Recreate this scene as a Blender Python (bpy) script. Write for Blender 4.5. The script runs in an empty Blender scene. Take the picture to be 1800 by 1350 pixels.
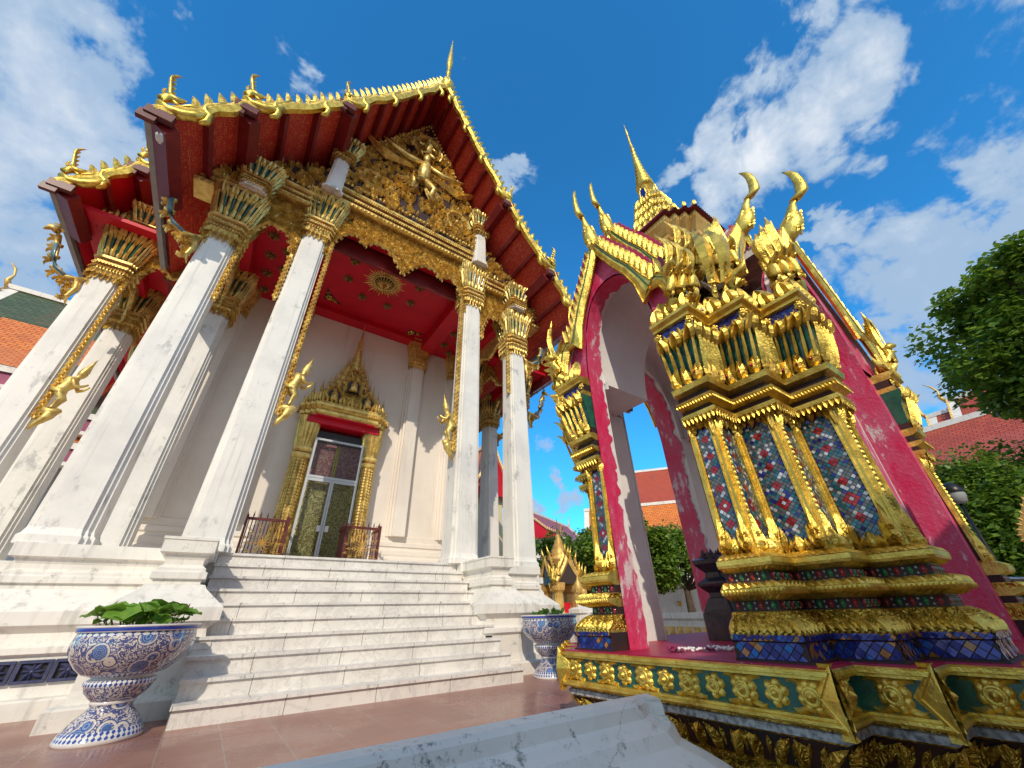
import bpy, math, random
from mathutils import Matrix, Vector, noise
R = math.radians
PI = math.pi
random.seed(7)
sc = bpy.context.scene
col = sc.collection

# ------------------------------------------------------------------ camera
cam_d = bpy.data.cameras.new('camera')
cam = bpy.data.objects.new('camera', cam_d)
col.objects.link(cam)
_r = Vector((0.82324771, -0.56716, -0.02437683)); _u = Vector((-0.27490593, -0.43586845, 0.85699791)); _f = Vector((0.4966789, 0.69882, 0.51474299))
cam.matrix_world = Matrix(((_r.x, _u.x, -_f.x, 0), (_r.y, _u.y, -_f.y, 0), (_r.z, _u.z, -_f.z, 0.85), (0, 0, 0, 1)))
cam_d.sensor_width = 36; cam_d.lens = 13.514; cam_d.clip_start = 0.05; cam_d.clip_end = 3000
sc.camera = cam
sc.view_settings.view_transform = 'Standard'; sc.view_settings.look = 'None'
sc.view_settings.exposure = 0.06; sc.view_settings.gamma = 1

# ------------------------------------------------------------------ sun
SUN_DIR = Vector((0.7, 1.0, -0.8)).normalized()
sun_d = bpy.data.lights.new('sun', 'SUN'); sun_d.energy = 2.9; sun_d.angle = R(0.5); sun_d.color = (1, 0.90, 0.74)
sun = bpy.data.objects.new('sun', sun_d); col.objects.link(sun)
sun.rotation_mode = 'QUATERNION'; sun.rotation_quaternion = SUN_DIR.to_track_quat('-Z', 'Y')
sun.location = (-20, -30, 25)

# ------------------------------------------------------------------ node helper
class NT:
    def __init__(s, tree): s.t = tree; s.n = tree.nodes; s.l = tree.links
    def new(s, typ, **k):
        n = s.n.new(typ)
        for a, b in k.items():
            if a.startswith('i_'):
                key = a[2:]
                key = int(key) if key.isdigit() else key.replace('_', ' ')
                s.put(n.inputs[key], b)
            else: setattr(n, a, b)
        return n
    def put(s, sock, v):
        if hasattr(v, 'is_output'): s.l.new(v, sock)
        else: sock.default_value = v
    def math(s, op, a, b=0.0, c=0.0, clamp=False):
        n = s.n.new('ShaderNodeMath'); n.operation = op; n.use_clamp = clamp
        s.put(n.inputs[0], a); s.put(n.inputs[1], b); s.put(n.inputs[2], c)
        return n.outputs[0]
    def mix(s, fac, a, b, mode='MIX'):
        n = s.n.new('ShaderNodeMix'); n.data_type = 'RGBA'; n.blend_type = mode
        s.put(n.inputs[0], fac); s.put(n.inputs[6], a); s.put(n.inputs[7], b)
        return n.outputs[2]
    def noise(s, vec, scale, detail=4, rough=0.55, dist=0.0, out=0):
        n = s.n.new('ShaderNodeTexNoise'); s.put(n.inputs['Vector'], vec); n.inputs['Scale'].default_value = scale
        n.inputs['Detail'].default_value = detail; n.inputs['Roughness'].default_value = rough; n.inputs['Distortion'].default_value = dist
        return n.outputs[out]
    def smooth(s, v, a, b, lo=0.0, hi=1.0):
        n = s.n.new('ShaderNodeMapRange'); n.interpolation_type = 'SMOOTHSTEP'
        s.put(n.inputs[0], v); s.put(n.inputs[1], a); s.put(n.inputs[2], b); s.put(n.inputs[3], lo); s.put(n.inputs[4], hi)
        return n.outputs[0]
    def scale(s, vec, x, y, z):
        n = s.n.new('ShaderNodeVectorMath'); n.operation = 'MULTIPLY'; s.put(n.inputs[0], vec); n.inputs[1].default_value = (x, y, z)
        return n.outputs[0]

# ------------------------------------------------------------------ sky with clouds
world = bpy.data.worlds.new('World'); sc.world = world; world.use_nodes = True
w = NT(world.node_tree); w.n.clear()
sky = w.new('ShaderNodeTexSky', sky_type='NISHITA', sun_disc=False)
sky.sun_elevation = math.asin(-SUN_DIR.z); sky.sun_rotation = math.atan2(-SUN_DIR.x, -SUN_DIR.y)
sky.air_density = 1.0; sky.dust_density = 0.2; sky.ozone_density = 3.0; sky.altitude = 50
tc = w.new('ShaderNodeTexCoord').outputs['Generated']
def vdir(azd, slope):
    v = Vector((math.sin(R(azd)), math.cos(R(azd)), slope)); return v.normalized()
_wn = w.noise(tc, 5.5, 5, .62, .3, out=1)
_ws = w.new('ShaderNodeVectorMath', operation='SUBTRACT'); w.put(_ws.inputs[0], _wn); _ws.inputs[1].default_value = (.5, .5, .5)
_wm = w.new('ShaderNodeVectorMath', operation='MULTIPLY_ADD'); w.put(_wm.inputs[0], _ws.outputs[0]); _wm.inputs[1].default_value = (.30, .30, .30); w.put(_wm.inputs[2], tc)
warp = _wm.outputs[0]
def cloud_field(blobs):
    """blobs: (azimuth, slope, radius, weight); an ellipse of cloud about each of these directions"""
    acc = None
    for (a, s_, rad, wt) in blobs:
        n = w.new('ShaderNodeVectorMath', operation='DISTANCE'); w.put(n.inputs[0], warp); n.inputs[1].default_value = vdir(a, s_)
        m = w.smooth(n.outputs['Value'], rad, rad * 0.12, 0.0, wt)
        acc = m if acc is None else w.math('MAXIMUM', acc, m)
    return acc
blobs = [(-50, 1.25, .30, 1), (-42, 1.1, .24, 1), (-34, 1.02, .17, 1), (-29, 0.92, .14, .95), (-24, .9, .12, .85), (-36, .8, .26, .9), (-30, .66, .2, .8), (-45, .5, .5, .72), (-26, .48, .16, .62),
         (-30, 1.45, .06, .55), (-27, 1.38, .05, .5), (-16, 1.75, .07, .6), (-12, 1.66, .08, .66), (-19, 1.7, .07, .5), (40.0, 1.72, .075, .82), (42.5, 1.66, .085, .75), (46, 1.64, .06, .5), (48, 1.5, .05, .4),
         (96, 1.50, .12, .62), (99, 1.22, .16, .85), (98.5, 1.08, .12, .78), (93, 1.15, .16, .85), (88, 1.45, .14, .68), (84.5, 1.45, .10, .74), (87, 1.22, .16, .9), (79, 1.35, .13, .8), (79, 1.15, .15, .7), (92, 1.0, .12, .7), (70, 1.28, .09, .66),
         (86.5, .76, .10, .9), (90, .70, .08, .6), (84, .62, .12, .6), (101, .64, .14, .95), (95, .62, .15, .75), (90, .52, .16, .8), (96, .48, .2, .78), (88, .36, .16, .5), (98, .3, .25, .6), (105, .55, .3, .9),
         (41.8, .30, .085, .75), (38.5, .27, .08, .68), (44, .24, .09, .7), (41, .37, .06, .55), (55, .55, .06, .35), (50, .15, .16, .5), (30, .16, .22, .5), (10, .3, .3, .6), (-5, .9, .2, .4), (142, .8, .6, 1.15), (165, .3, .7, 1.1), (200, .5, .8, 1.15), (180, 1.6, .6, 1.0), (240, .6, .8, 1.15), (285, .4, .7, 1.1), (250, 2.2, .5, .9), (310, .5, .4, .8)]  # last clouds lie out of view, added and enlarged for whiter fill light
field = cloud_field(blobs)
n1 = w.noise(w.scale(tc, 1, 1, 1.25), 3.8, 10, .64, .2)
n2 = w.noise(tc, 13.0, 6, .6, .3)
cl = w.math('ADD', field, w.math('MULTIPLY', w.math('SUBTRACT', n1, .5), 1.75))
cl = w.math('ADD', cl, w.math('MULTIPLY', w.math('SUBTRACT', n2, .5), .9))
mask = w.smooth(cl, .33, .66)
body = w.smooth(w.math('ADD', cl, w.math('MULTIPLY', w.math('SUBTRACT', w.noise(tc, 3.1, 5, .6), .5), 1.8)), .55, 1.5)
ccol = w.mix(body, (2.5, 3.4, 4.7, 1), (6.4, 6.5, 6.6, 1))
ccol = w.mix(w.smooth(w.noise(tc, 2.3, 4, .5, .4), .42, .62), ccol, (2.2, 3.2, 4.7, 1))
ccol = w.mix(.55, ccol, w.mix(body, (2.8, 3.8, 5.0, 1), (6.7, 6.8, 6.9, 1)))
blue = w.mix(1.0, sky.outputs[0], (0.28, 1.26, 1.74, 1), 'MULTIPLY')
final = w.mix(w.math('MULTIPLY', mask, .93), blue, ccol)
bg = w.new('ShaderNodeBackground'); w.put(bg.inputs[0], final); bg.inputs[1].default_value = 0.145
wo = w.new('ShaderNodeOutputWorld'); w.l.new(bg.outputs[0], wo.inputs[0])

# ------------------------------------------------------------------ materials
MATS = {}
def mat(name, build):
    m = bpy.data.materials.new(name); m.use_nodes = True
    t = NT(m.node_tree); t.n.clear()
    p = t.new('ShaderNodeBsdfPrincipled'); o = t.new('ShaderNodeOutputMaterial'); t.l.new(p.outputs[0], o.inputs[0])
    build(t, p)
    MATS[name] = m; return m
def P_(t, p, base=None, rough=None, metal=None, spec=None, bump=None, bs=.3, bd=.01, coat=None):
    if base is not None: t.put(p.inputs['Base Color'], base)
    if rough is not None: t.put(p.inputs['Roughness'], rough)
    if metal is not None: t.put(p.inputs['Metallic'], metal)
    if spec is not None: p.inputs['Specular IOR Level'].default_value = spec
    if coat is not None: p.inputs['Coat Weight'].default_value = coat
    if bump is not None:
        b = t.new('ShaderNodeBump'); b.inputs['Strength'].default_value = bs; b.inputs['Distance'].default_value = bd
        t.put(b.inputs['Height'], bump); t.l.new(b.outputs[0], p.inputs['Normal'])
def geo(t): return t.new('ShaderNodeNewGeometry').outputs['Position']
def obc(t): return t.new('ShaderNodeTexCoord').outputs['Object']

def m_gold(name, c1, c2, metal=.75, rough=.33, sc_=9, bs=.4, carve=0.0, dirt=(.09, .05, .02, 1), dirtamt=.35):
    def b(t, p):
        o = obc(t)
        n = t.noise(o, sc_, 5, .6)
        fine = t.noise(o, sc_ * 9, 3, .6)
        base = t.mix(t.smooth(n, .35, .68), c1, c2)
        base = t.mix(t.math('MULTIPLY', t.smooth(t.noise(o, sc_ * 2.3, 6, .7), .55, .72), dirtamt), base, dirt)
        h = t.math('ADD', t.math('MULTIPLY', fine, .35), n)
        if carve:
            v = t.new('ShaderNodeTexVoronoi', feature='SMOOTH_F1'); v.inputs['Scale'].default_value = carve; v.inputs['Smoothness'].default_value = .25
            wv = t.noise(o, carve * .5, 2, .5, 1.5, out=1)
            t.put(v.inputs['Vector'], t.mix(.12, o, wv))
            h = t.math('ADD', h, t.math('MULTIPLY', t.smooth(v.outputs[0], .0, .7), 3.0))
        P_(t, p, base, t.smooth(n, .3, .7, rough - .08, rough + .14), metal, bump=h, bs=bs, bd=.01)
    return mat(name, b)
m_gold('gold', (.66, .43, .07, 1), (.92, .68, .15, 1), .85, .34, 9, 1.0, dirt=(.12, .05, .015, 1), dirtamt=.5)
m_gold('gold_carved', (.66, .40, .05, 1), (.90, .60, .10, 1), .85, .34, 7, 1.0, carve=26)
m_gold('gold_old', (.60, .38, .10, 1), (.93, .70, .22, 1), .6, .38, 6, .7, dirtamt=.65)
m_gold('gold_dark', (.24, .13, .04, 1), (.40, .24, .07, 1), .35, .5, 8, .6, dirtamt=.6)
m_gold('gold_old_carved', (.46, .29, .07, 1), (.80, .57, .18, 1), .4, .45, 6, .9, carve=20, dirtamt=.6)
m_gold('gold_dull', (.62, .36, .08, 1), (.86, .58, .2, 1), .35, .45, 3, .4)

def b(t, p):
    g = geo(t)
    n = t.noise(g, 1.3, 6, .65); streak = t.noise(t.scale(g, 9, 9, .7), 1.0, 5, .6)
    base = t.mix(t.smooth(n, .42, .7), (.84, .79, .71, 1), (.73, .69, .62, 1))
    base = t.mix(t.math('MULTIPLY', t.smooth(streak, .50, .72), .5), base, (.40, .37, .33, 1))
    sp = t.noise(g, 5.5, 8, .75)
    base = t.mix(t.math('MULTIPLY', t.smooth(sp, .565, .67), .6), base, (.26, .245, .22, 1))
    P_(t, p, base, .62, 0, .4, t.noise(g, 24, 5, .6), .25, .01)
mat('plaster', b)
def b(t, p):
    g = geo(t)
    n = t.noise(g, .9, 7, .66)
    base = t.mix(t.smooth(n, .40, .70), (.85, .81, .74, 1), (.71, .68, .63, 1))
    blot = t.noise(t.scale(g, 1, 1, .55), 2.6, 8, .72)
    base = t.mix(t.math('MULTIPLY', t.smooth(blot, .555, .66), .6), base, (.33, .325, .32, 1))
    streak = t.noise(t.scale(g, 16, 16, .5), 1.0, 4, .6)
    base = t.mix(t.math('MULTIPLY', t.smooth(streak, .54, .74), .4), base, (.44, .42, .38, 1))
    P_(t, p, base, .5, 0, .45, t.noise(g, 30, 5, .6), .15, .01)
mat('column_white', b)
def b(t, p):
    g = geo(t)
    n = t.noise(g, .45, 6, .6)
    base = t.mix(t.smooth(n, .38, .66), (.85, .77, .68, 1), (.76, .68, .60, 1))
    st = t.noise(t.scale(g, 2.5, 2.5, .3), 1.0, 6, .65)
    base = t.mix(t.math('MULTIPLY', t.smooth(st, .52, .74), .35), base, (.52, .44, .36, 1))
    P_(t, p, base, .7, 0, .3, t.noise(g, 14, 6, .6), .2, .01)
mat('wall_white', b)
def b(t, p):
    g = geo(t)
    s3 = t.new('ShaderNodeSeparateXYZ'); t.put(s3.inputs[0], g)
    # blocks: joints every ~0.95 m in X, shifted per tread (Z)
    row = t.math('FLOOR', t.math('DIVIDE', t.math('ADD', s3.outputs[2], .0), .18))
    sh = t.math('MULTIPLY', t.math('SINE', t.math('MULTIPLY', row, 7.3)), .4)
    fx = t.math('FRACT', t.math('DIVIDE', t.math('ADD', s3.outputs[0], sh), .98))
    j = t.math('LESS_THAN', fx, .008)
    vein = t.noise(g, 2.2, 9, .72, 1.6)
    v2 = t.math('ABSOLUTE', t.math('SUBTRACT', vein, .5))
    base = t.mix(t.smooth(t.noise(g, 1.7, 6, .6), .4, .7), (.82, .78, .72, 1), (.70, .66, .61, 1))
    base = t.mix(t.math('MULTIPLY', t.smooth(v2, .035, .0), .35), base, (.40, .38, .37, 1))
    base = t.mix(t.math('MULTIPLY', t.smooth(t.noise(t.scale(g, 1, 1, 2), 3.1, 7, .7), .58, .74), .45), base, (.50, .38, .28, 1))
    base = t.mix(t.math('MULTIPLY', t.smooth(t.noise(t.scale(g, 6, 6, 1.5), 2.0, 6, .7), .57, .70), .6), base, (.22, .20, .18, 1))
    base = t.mix(j, base, (.25, .23, .21, 1))
    P_(t, p, base, t.smooth(vein, .3, .7, .28, .48), 0, .5, t.noise(g, 40, 4, .6), .08, .01)
mat('marble', b)
def b(t, p):
    g = geo(t)
    br = t.new('ShaderNodeTexBrick', offset=.0, squash=1.0)
    t.put(br.inputs['Vector'], t.scale(g, 1, 1, 1)); br.inputs['Scale'].default_value = 1.0
    br.inputs['Brick Width'].default_value = .42; br.inputs['Row Height'].default_value = .42; br.inputs['Mortar Size'].default_value = .004
    br.inputs['Color1'].default_value = (.29, .12, .085, 1); br.inputs['Color2'].default_value = (.36, .16, .115, 1); br.inputs['Mortar'].default_value = (.33, .27, .24, 1)
    n = t.noise(g, .8, 7, .65)
    base = t.mix(t.smooth(n, .45, .75), br.outputs[0], (.40, .22, .17, 1))
    base = t.mix(t.math('MULTIPLY', t.smooth(t.noise(g, 6, 7, .7), .55, .75), .35), base, (.14, .075, .06, 1))
    h = t.math('SUBTRACT', t.math('MULTIPLY', t.noise(g, 25, 3, .5), .15), br.outputs[1])
    P_(t, p, base, t.smooth(n, .35, .65, .2, .42), 0, .5, h, .3, .004)
mat('floor_tile', b)
def m_paint(name, c1, c2, rough=.45, scale=3, spec=.4, bs=.12, chip=None, chipamt=(.62, .68)):
    def b(t, p):
        g = geo(t)
        n = t.noise(g, scale, 6, .6)
        base = t.mix(t.smooth(n, .35, .7), c1, c2)
        if chip: base = t.mix(t.smooth(t.noise(g, scale * 2.2, 9, .75), *chipamt), base, chip)
        P_(t, p, base, rough, 0, spec, t.noise(g, scale * 8, 5, .6), bs, .01)
    return mat(name, b)
def b(t, p):   # old balustrade plaster: hairline cracks and black mould
    g = geo(t)
    n = t.noise(g, 1.3, 6, .65)
    base = t.mix(t.smooth(n, .38, .7), (.86, .83, .76, 1), (.72, .70, .65, 1))
    v = t.new('ShaderNodeTexVoronoi', feature='DISTANCE_TO_EDGE'); v.inputs['Scale'].default_value = 1.1; t.put(v.inputs['Vector'], t.mix(.12, g, t.noise(g, 6, 5, .7, out=1)))
    crack = t.math('LESS_THAN', v.outputs[0], .0014)
    base = t.mix(t.math('MULTIPLY', crack, .45), base, (.20, .19, .18, 1))
    m1 = t.smooth(t.noise(g, 11, 10, .8), .53, .62); m2 = t.smooth(t.noise(g, 2.1, 5, .65), .47, .60)
    base = t.mix(t.math('MULTIPLY', t.math('MULTIPLY', m1, m2), .85), base, (.09, .09, .08, 1))
    P_(t, p, base, .6, 0, .4, t.math('SUBTRACT', t.noise(g, 26, 6, .65), t.math('MULTIPLY', crack, 1.0)), .35, .01)
mat('plaster_worn', b)
m_paint('red', (.62, .004, .022, 1), (.50, .004, .018, 1), .5, 1.5)
m_paint('red_dark', (.17, .012, .015, 1), (.24, .02, .02, 1), .45, 3, chip=(.30, .2, .15, 1), chipamt=(.66, .74))
m_paint('maroon', (.11, .022, .02, 1), (.16, .04, .035, 1), .4, 8)
m_paint('grey_metal', (.32, .33, .32, 1), (.26, .27, .26, 1), .5, 5)
m_paint('alu', (.55, .57, .58, 1), (.48, .50, .52, 1), .35, 5)
m_paint('dark', (.02, .018, .018, 1), (.035, .03, .03, 1), .5, 5)
m_paint('dark_glaze', (.012, .016, .04, 1), (.05, .035, .03, 1), .2, 14, .6)
m_paint('purple_blue', (.045, .055, .12, 1), (.09, .085, .16, 1), .3, 9, .5)
m_paint('ochre_wall', (.75, .38, .06, 1), (.68, .32, .05, 1), .7, 1)
m_paint('cream', (.72, .62, .38, 1), (.66, .56, .34, 1), .7, 1)
m_paint('bark', (.10, .07, .045, 1), (.055, .04, .03, 1), .85, 8, .2, .5)
m_paint('blue_grey_roof', (.34, .42, .5, 1), (.28, .36, .44, 1), .5, 3)
m_paint('petal_white', (.8, .78, .74, 1), (.7, .68, .6, 1), .6, 20)
m_paint('petal_purple', (.22, .02, .07, 1), (.3, .03, .1, 1), .6, 20)
m_paint('black', (.012, .012, .014, 1), (.02, .02, .02, 1), .35, 5)
m_paint('fascia_purple', (.30, .05, .12, 1), (.36, .07, .15, 1), .5, 5)
m_paint('teal_green', (.02, .12, .07, 1), (.01, .07, .05, 1), .25, 12, .6)
m_paint('teal_blue', (.10, .20, .26, 1), (.18, .28, .32, 1), .3, 12, .6)
m_paint('gem_red', (.35, .01, .02, 1), (.25, .01, .02, 1), .12, 6, .8)
m_paint('gem_green', (.01, .22, .07, 1), (.01, .14, .05, 1), .12, 6, .8)
m_paint('dark_ground', (.055, .016, .012, 1), (.022, .018, .018, 1), .6, 7)
m_paint('rim_grime', (.5, .5, .48, 1), (.1, .1, .1, 1), .7, 30)

def b(t, p):   # red soffit boards with a gold stencilled net
    g = geo(t)
    n = t.noise(g, 1.1, 5, .6)
    v = t.new('ShaderNodeTexVoronoi', feature='DISTANCE_TO_EDGE'); v.inputs['Scale'].default_value = 6.5; v.inputs['Randomness'].default_value = .25
    t.put(v.inputs['Vector'], t.scale(g, 1.1, 1.0, 1.0))
    v2 = t.new('ShaderNodeTexVoronoi', feature='F1'); v2.inputs['Scale'].default_value = 6.5; v2.inputs['Randomness'].default_value = .25; t.put(v2.inputs['Vector'], t.scale(g, 1.1, 1.0, 1.0))
    ring = t.math('LESS_THAN', t.math('ABSOLUTE', t.math('SUBTRACT', v2.outputs[0], .28)), .055)
    line = t.math('MAXIMUM', t.math('LESS_THAN', v.outputs[0], .035), ring)
    wear = t.smooth(t.noise(g, 9, 5, .7), .42, .55)
    base = t.mix(t.smooth(n, .35, .7), (.55, .035, .025, 1), (.44, .028, .02, 1))
    base = t.mix(t.math('MULTIPLY', t.math('MULTIPLY', line, wear), .8), base, (.72, .20, .06, 1))
    P_(t, p, base, .5, 0, .4)
mat('red_stencil', b)
def b(t, p):   # pink paint flaking off white plaster
    g = geo(t)
    n = t.noise(t.scale(g, 1.3, 1.3, .7), 2.2, 7, .68, .6); f = t.noise(t.scale(g, 1.2, 1.2, .5), 11, 7, .72)
    base = t.mix(t.smooth(n, .36, .62), (.66, .012, .085, 1), (.60, .08, .17, 1))
    base = t.mix(t.math('MULTIPLY', t.smooth(f, .50, .72), .45), base, (.70, .22, .30, 1))
    base = t.mix(t.smooth(t.math('ADD', t.math('MULTIPLY', n, .5), t.math('MULTIPLY', f, .5)), .545, .61), base, (.68, .54, .54, 1))
    P_(t, p, base, .42, 0, .5, t.math('ADD', f, t.noise(g, 40, 4, .6)), .6, .012)
mat('pink_flaking', b)
def b(t, p):
    g = geo(t)
    n = t.noise(g, 2.0, 7, .65, .5)
    base = t.mix(t.smooth(n, .35, .7), (.42, .008, .05, 1), (.34, .012, .05, 1))
    base = t.mix(t.smooth(t.noise(g, 4.5, 8, .75), .63, .68), base, (.55, .45, .42, 1))
    P_(t, p, base, .4, 0, .5, t.noise(g, 30, 5, .6), .35, .01)
mat('pink_deep', b)
def b(t, p):
    g = geo(t)
    n = t.noise(g, 1.6, 7, .65)
    base = t.mix(t.smooth(n, .35, .7), (.82, .79, .74, 1), (.72, .69, .65, 1))
    P_(t, p, base, .75, 0, .3, t.noise(g, 10, 7, .7), .35, .02)
mat('vault_white', b)

def m_tiles(name, c1, c2, w_=.16, h_=.09, mort=(.05, .03, .02, 1), swap=False):
    def b(t, p):
        o = t.new('ShaderNodeTexCoord').outputs['UV']
        br = t.new('ShaderNodeTexBrick', offset=.5); t.put(br.inputs['Vector'], o); br.inputs['Scale'].default_value = 1
        br.inputs['Brick Width'].default_value = w_; br.inputs['Row Height'].default_value = h_; br.inputs['Mortar Size'].default_value = .012
        br.inputs['Color1'].default_value = c1; br.inputs['Color2'].default_value = c2; br.inputs['Mortar'].default_value = mort
        n = t.noise(geo(t), .6, 6, .65)
        base = t.mix(t.math('MULTIPLY', t.smooth(n, .5, .72), .3), br.outputs[0], (.26, .09, .05, 1))
        P_(t, p, base, .38, 0, .5, t.math('MULTIPLY', br.outputs[1], -1), .6, .02)
    return mat(name, b)
m_tiles('roof_red', (.60, .10, .04, 1), (.48, .07, .03, 1), .26, .16)
m_tiles('roof_orange', (.85, .26, .04, 1), (.72, .18, .03, 1), .34, .2)
m_tiles('roof_green', (.05, .085, .035, 1), (.085, .13, .055, 1), .34, .2)
m_tiles('roof_old', (.34, .12, .04, 1), (.26, .17, .06, 1), .05, .035)

GLASS = ['glass_white', 'glass_blue', 'glass_teal', 'glass_red', 'glass_amber', 'glass_grey']
for nm, c in zip(GLASS, [(.62, .64, .66, 1), (.015, .03, .26, 1), (.02, .16, .20, 1), (.42, .01, .02, 1), (.45, .16, .02, 1), (.13, .15, .15, 1)]):
    def b(t, p, c=c):
        n = t.noise(obc(t), 30, 3, .6)
        P_(t, p, t.mix(t.smooth(n, .35, .7), c, (c[0] * .55, c[1] * .55, c[2] * .6, 1)), .12, .25, .8, n, .15, .004)
    mat(nm, b)

def b(t, p):   # blue and white porcelain: scrolling vines and round blooms
    o = obc(t)
    wob = t.mix(.10, o, t.noise(o, 5, 2, .5, out=1))
    v = t.new('ShaderNodeTexVoronoi', feature='F1'); v.inputs['Scale'].default_value = 5.6; t.put(v.inputs['Vector'], o)
    bloom = t.math('LESS_THAN', t.math('ADD', v.outputs[0], t.math('MULTIPLY', t.noise(o, 22, 2, .5), .22)), .46)
    core = t.math('LESS_THAN', v.outputs[0], .09)
    ring = t.math('LESS_THAN', t.math('ABSOLUTE', t.math('SUBTRACT', v.outputs[0], .455)), .018)
    nz = t.noise(wob, 13, 2, .5, 2.6)
    vine = t.math('LESS_THAN', t.math('ABSOLUTE', t.math('SUBTRACT', nz, .5)), .055)
    nz2 = t.noise(wob, 24, 2, .5, 2.5)
    leaf_ = t.math('GREATER_THAN', nz2, .56)
    petal = t.math('GREATER_THAN', t.math('SINE', t.math('MULTIPLY', v.outputs[0], 95)), .35)
    blue_ = t.math('MAXIMUM', t.math('MAXIMUM', vine, leaf_), ring)
    gap = t.math('LESS_THAN', t.math('ABSOLUTE', t.math('SUBTRACT', v.outputs[0], .405)), .03)
    blue_ = t.math('MULTIPLY', blue_, t.math('SUBTRACT', 1, gap))
    base = t.mix(blue_, (.64, .57, .49, 1), (.075, .085, .22, 1))
    bb = t.mix(petal, (.045, .10, .28, 1), (.22, .30, .48, 1))
    base = t.mix(bloom, base, bb)
    base = t.mix(core, base, (.12, .2, .45, 1))
    P_(t, p, base, .16, 0, .6, coat=.5)
mat('porcelain', b)
def b(t, p):   # porcelain border bands
    o = obc(t)
    s3 = t.new('ShaderNodeSeparateXYZ'); t.put(s3.inputs[0], o)
    ang = t.math('ARCTAN2', s3.outputs[1], s3.outputs[0])
    sn = t.math('SINE', t.math('MULTIPLY', ang, 46))
    k = t.math('GREATER_THAN', t.math('ADD', sn, t.math('MULTIPLY', t.math('SINE', t.math('MULTIPLY', s3.outputs[2], 190)), .8)), .15)
    P_(t, p, t.mix(k, (.70, .68, .64, 1), (.035, .07, .30, 1)), .16, 0, .6, coat=.5)
mat('porcelain_band', b)
m_paint('porcelain_blue', (.02, .035, .30, 1), (.03, .06, .36, 1), .12, 5, .6)
m_paint('porcelain_white', (.74, .70, .66, 1), (.68, .62, .58, 1), .15, 5, .6)

def m_leaf(name, c1, c2, trans=.25):
    def b(t, p):
        n = t.noise(geo(t), 2.2, 4, .6)
        oi = t.noise(geo(t), 17, 2, .5)
        base = t.mix(t.smooth(t.math('ADD', t.math('MULTIPLY', n, .5), t.math('MULTIPLY', oi, .5)), .38, .62), c1, c2)
        P_(t, p, base, .45, 0, .4)
        tr = t.new('ShaderNodeBsdfTranslucent'); t.put(tr.inputs[0], t.mix(.5, base, (.25, .4, .03, 1)))
        mx = t.new('ShaderNodeMixShader'); mx.inputs[0].default_value = trans
        t.l.new(p.outputs[0], mx.inputs[1]); t.l.new(tr.outputs[0], mx.inputs[2])
        out = [x for x in t.n if x.type == 'OUTPUT_MATERIAL'][0]; t.l.new(mx.outputs[0], out.inputs[0])
    return mat(name, b)
m_leaf('leaf_green', (.12, .235, .022, 1), (.27, .38, .045, 1), .42)
m_leaf('leaf_dark', (.06, .14, .02, 1), (.14, .24, .03, 1), .4)
m_leaf('leaf_lotus', (.11, .28, .03, 1), (.24, .42, .06, 1), .3)
m_leaf('leaf_yellow', (.5, .36, .04, 1), (.62, .48, .1, 1), .2)
def b(t, p):
    P_(t, p, (.05, .055, .05, 1), .04, 0, .8)
    tr = t.new('ShaderNodeBsdfTransparent'); tr.inputs[0].default_value = (.82, .86, .84, 1)
    mx = t.new('ShaderNodeMixShader'); mx.inputs[0].default_value = .88
    t.l.new(p.outputs[0], mx.inputs[1]); t.l.new(tr.outputs[0], mx.inputs[2])
    out = [x for x in t.n if x.type == 'OUTPUT_MATERIAL'][0]; t.l.new(mx.outputs[0], out.inputs[0])
mat('pane', b)
def b(t, p):
    g = geo(t)
    n = t.noise(g, 11, 3, .6, 3.0); k = t.math('GREATER_THAN', n, .49)
    P_(t, p, t.mix(k, (.40, .28, .10, 1), (1, .80, .38, 1)), t.smooth(k, 0, 1, .6, .3), t.math('MULTIPLY', k, .7), bump=n, bs=1, bd=.03)
mat('door_carving', b)
def b(t, p):
    g = geo(t)
    n = t.noise(g, 13, 3, .6, 3.0); k = t.math('GREATER_THAN', n, .55)
    P_(t, p, t.mix(k, (.42, .10, .16, 1), (.75, .5, .4, 1)), .5, 0)
mat('door_pink', b)
def M(*names): return [MATS[n] for n in names]

# ------------------------------------------------------------------ mesh builder
def fr(o=(0, 0, 0), ex=(1, 0, 0), ey=(0, 1, 0), ez=(0, 0, 1)):
    return (*o, *ex, *ey, *ez)
def tf(T, x, y, z):
    return (T[0] + T[3] * x + T[6] * y + T[9] * z, T[1] + T[4] * x + T[7] * y + T[10] * z, T[2] + T[5] * x + T[8] * y + T[11] * z)
def comp(A, B):
    """frame B expressed inside frame A"""
    o = tf(A, *B[0:3])
    def d(v): return tuple(A[3 + i] * v[0] + A[6 + i] * v[1] + A[9 + i] * v[2] for i in range(3))
    return (*o, *d(B[3:6]), *d(B[6:9]), *d(B[9:12]))
ID = fr()
FXZ = lambda x=0, y=0, z=0: fr((x, y, z), (1, 0, 0), (0, 0, 1), (0, -1, 0))      # panel facing -Y

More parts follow.
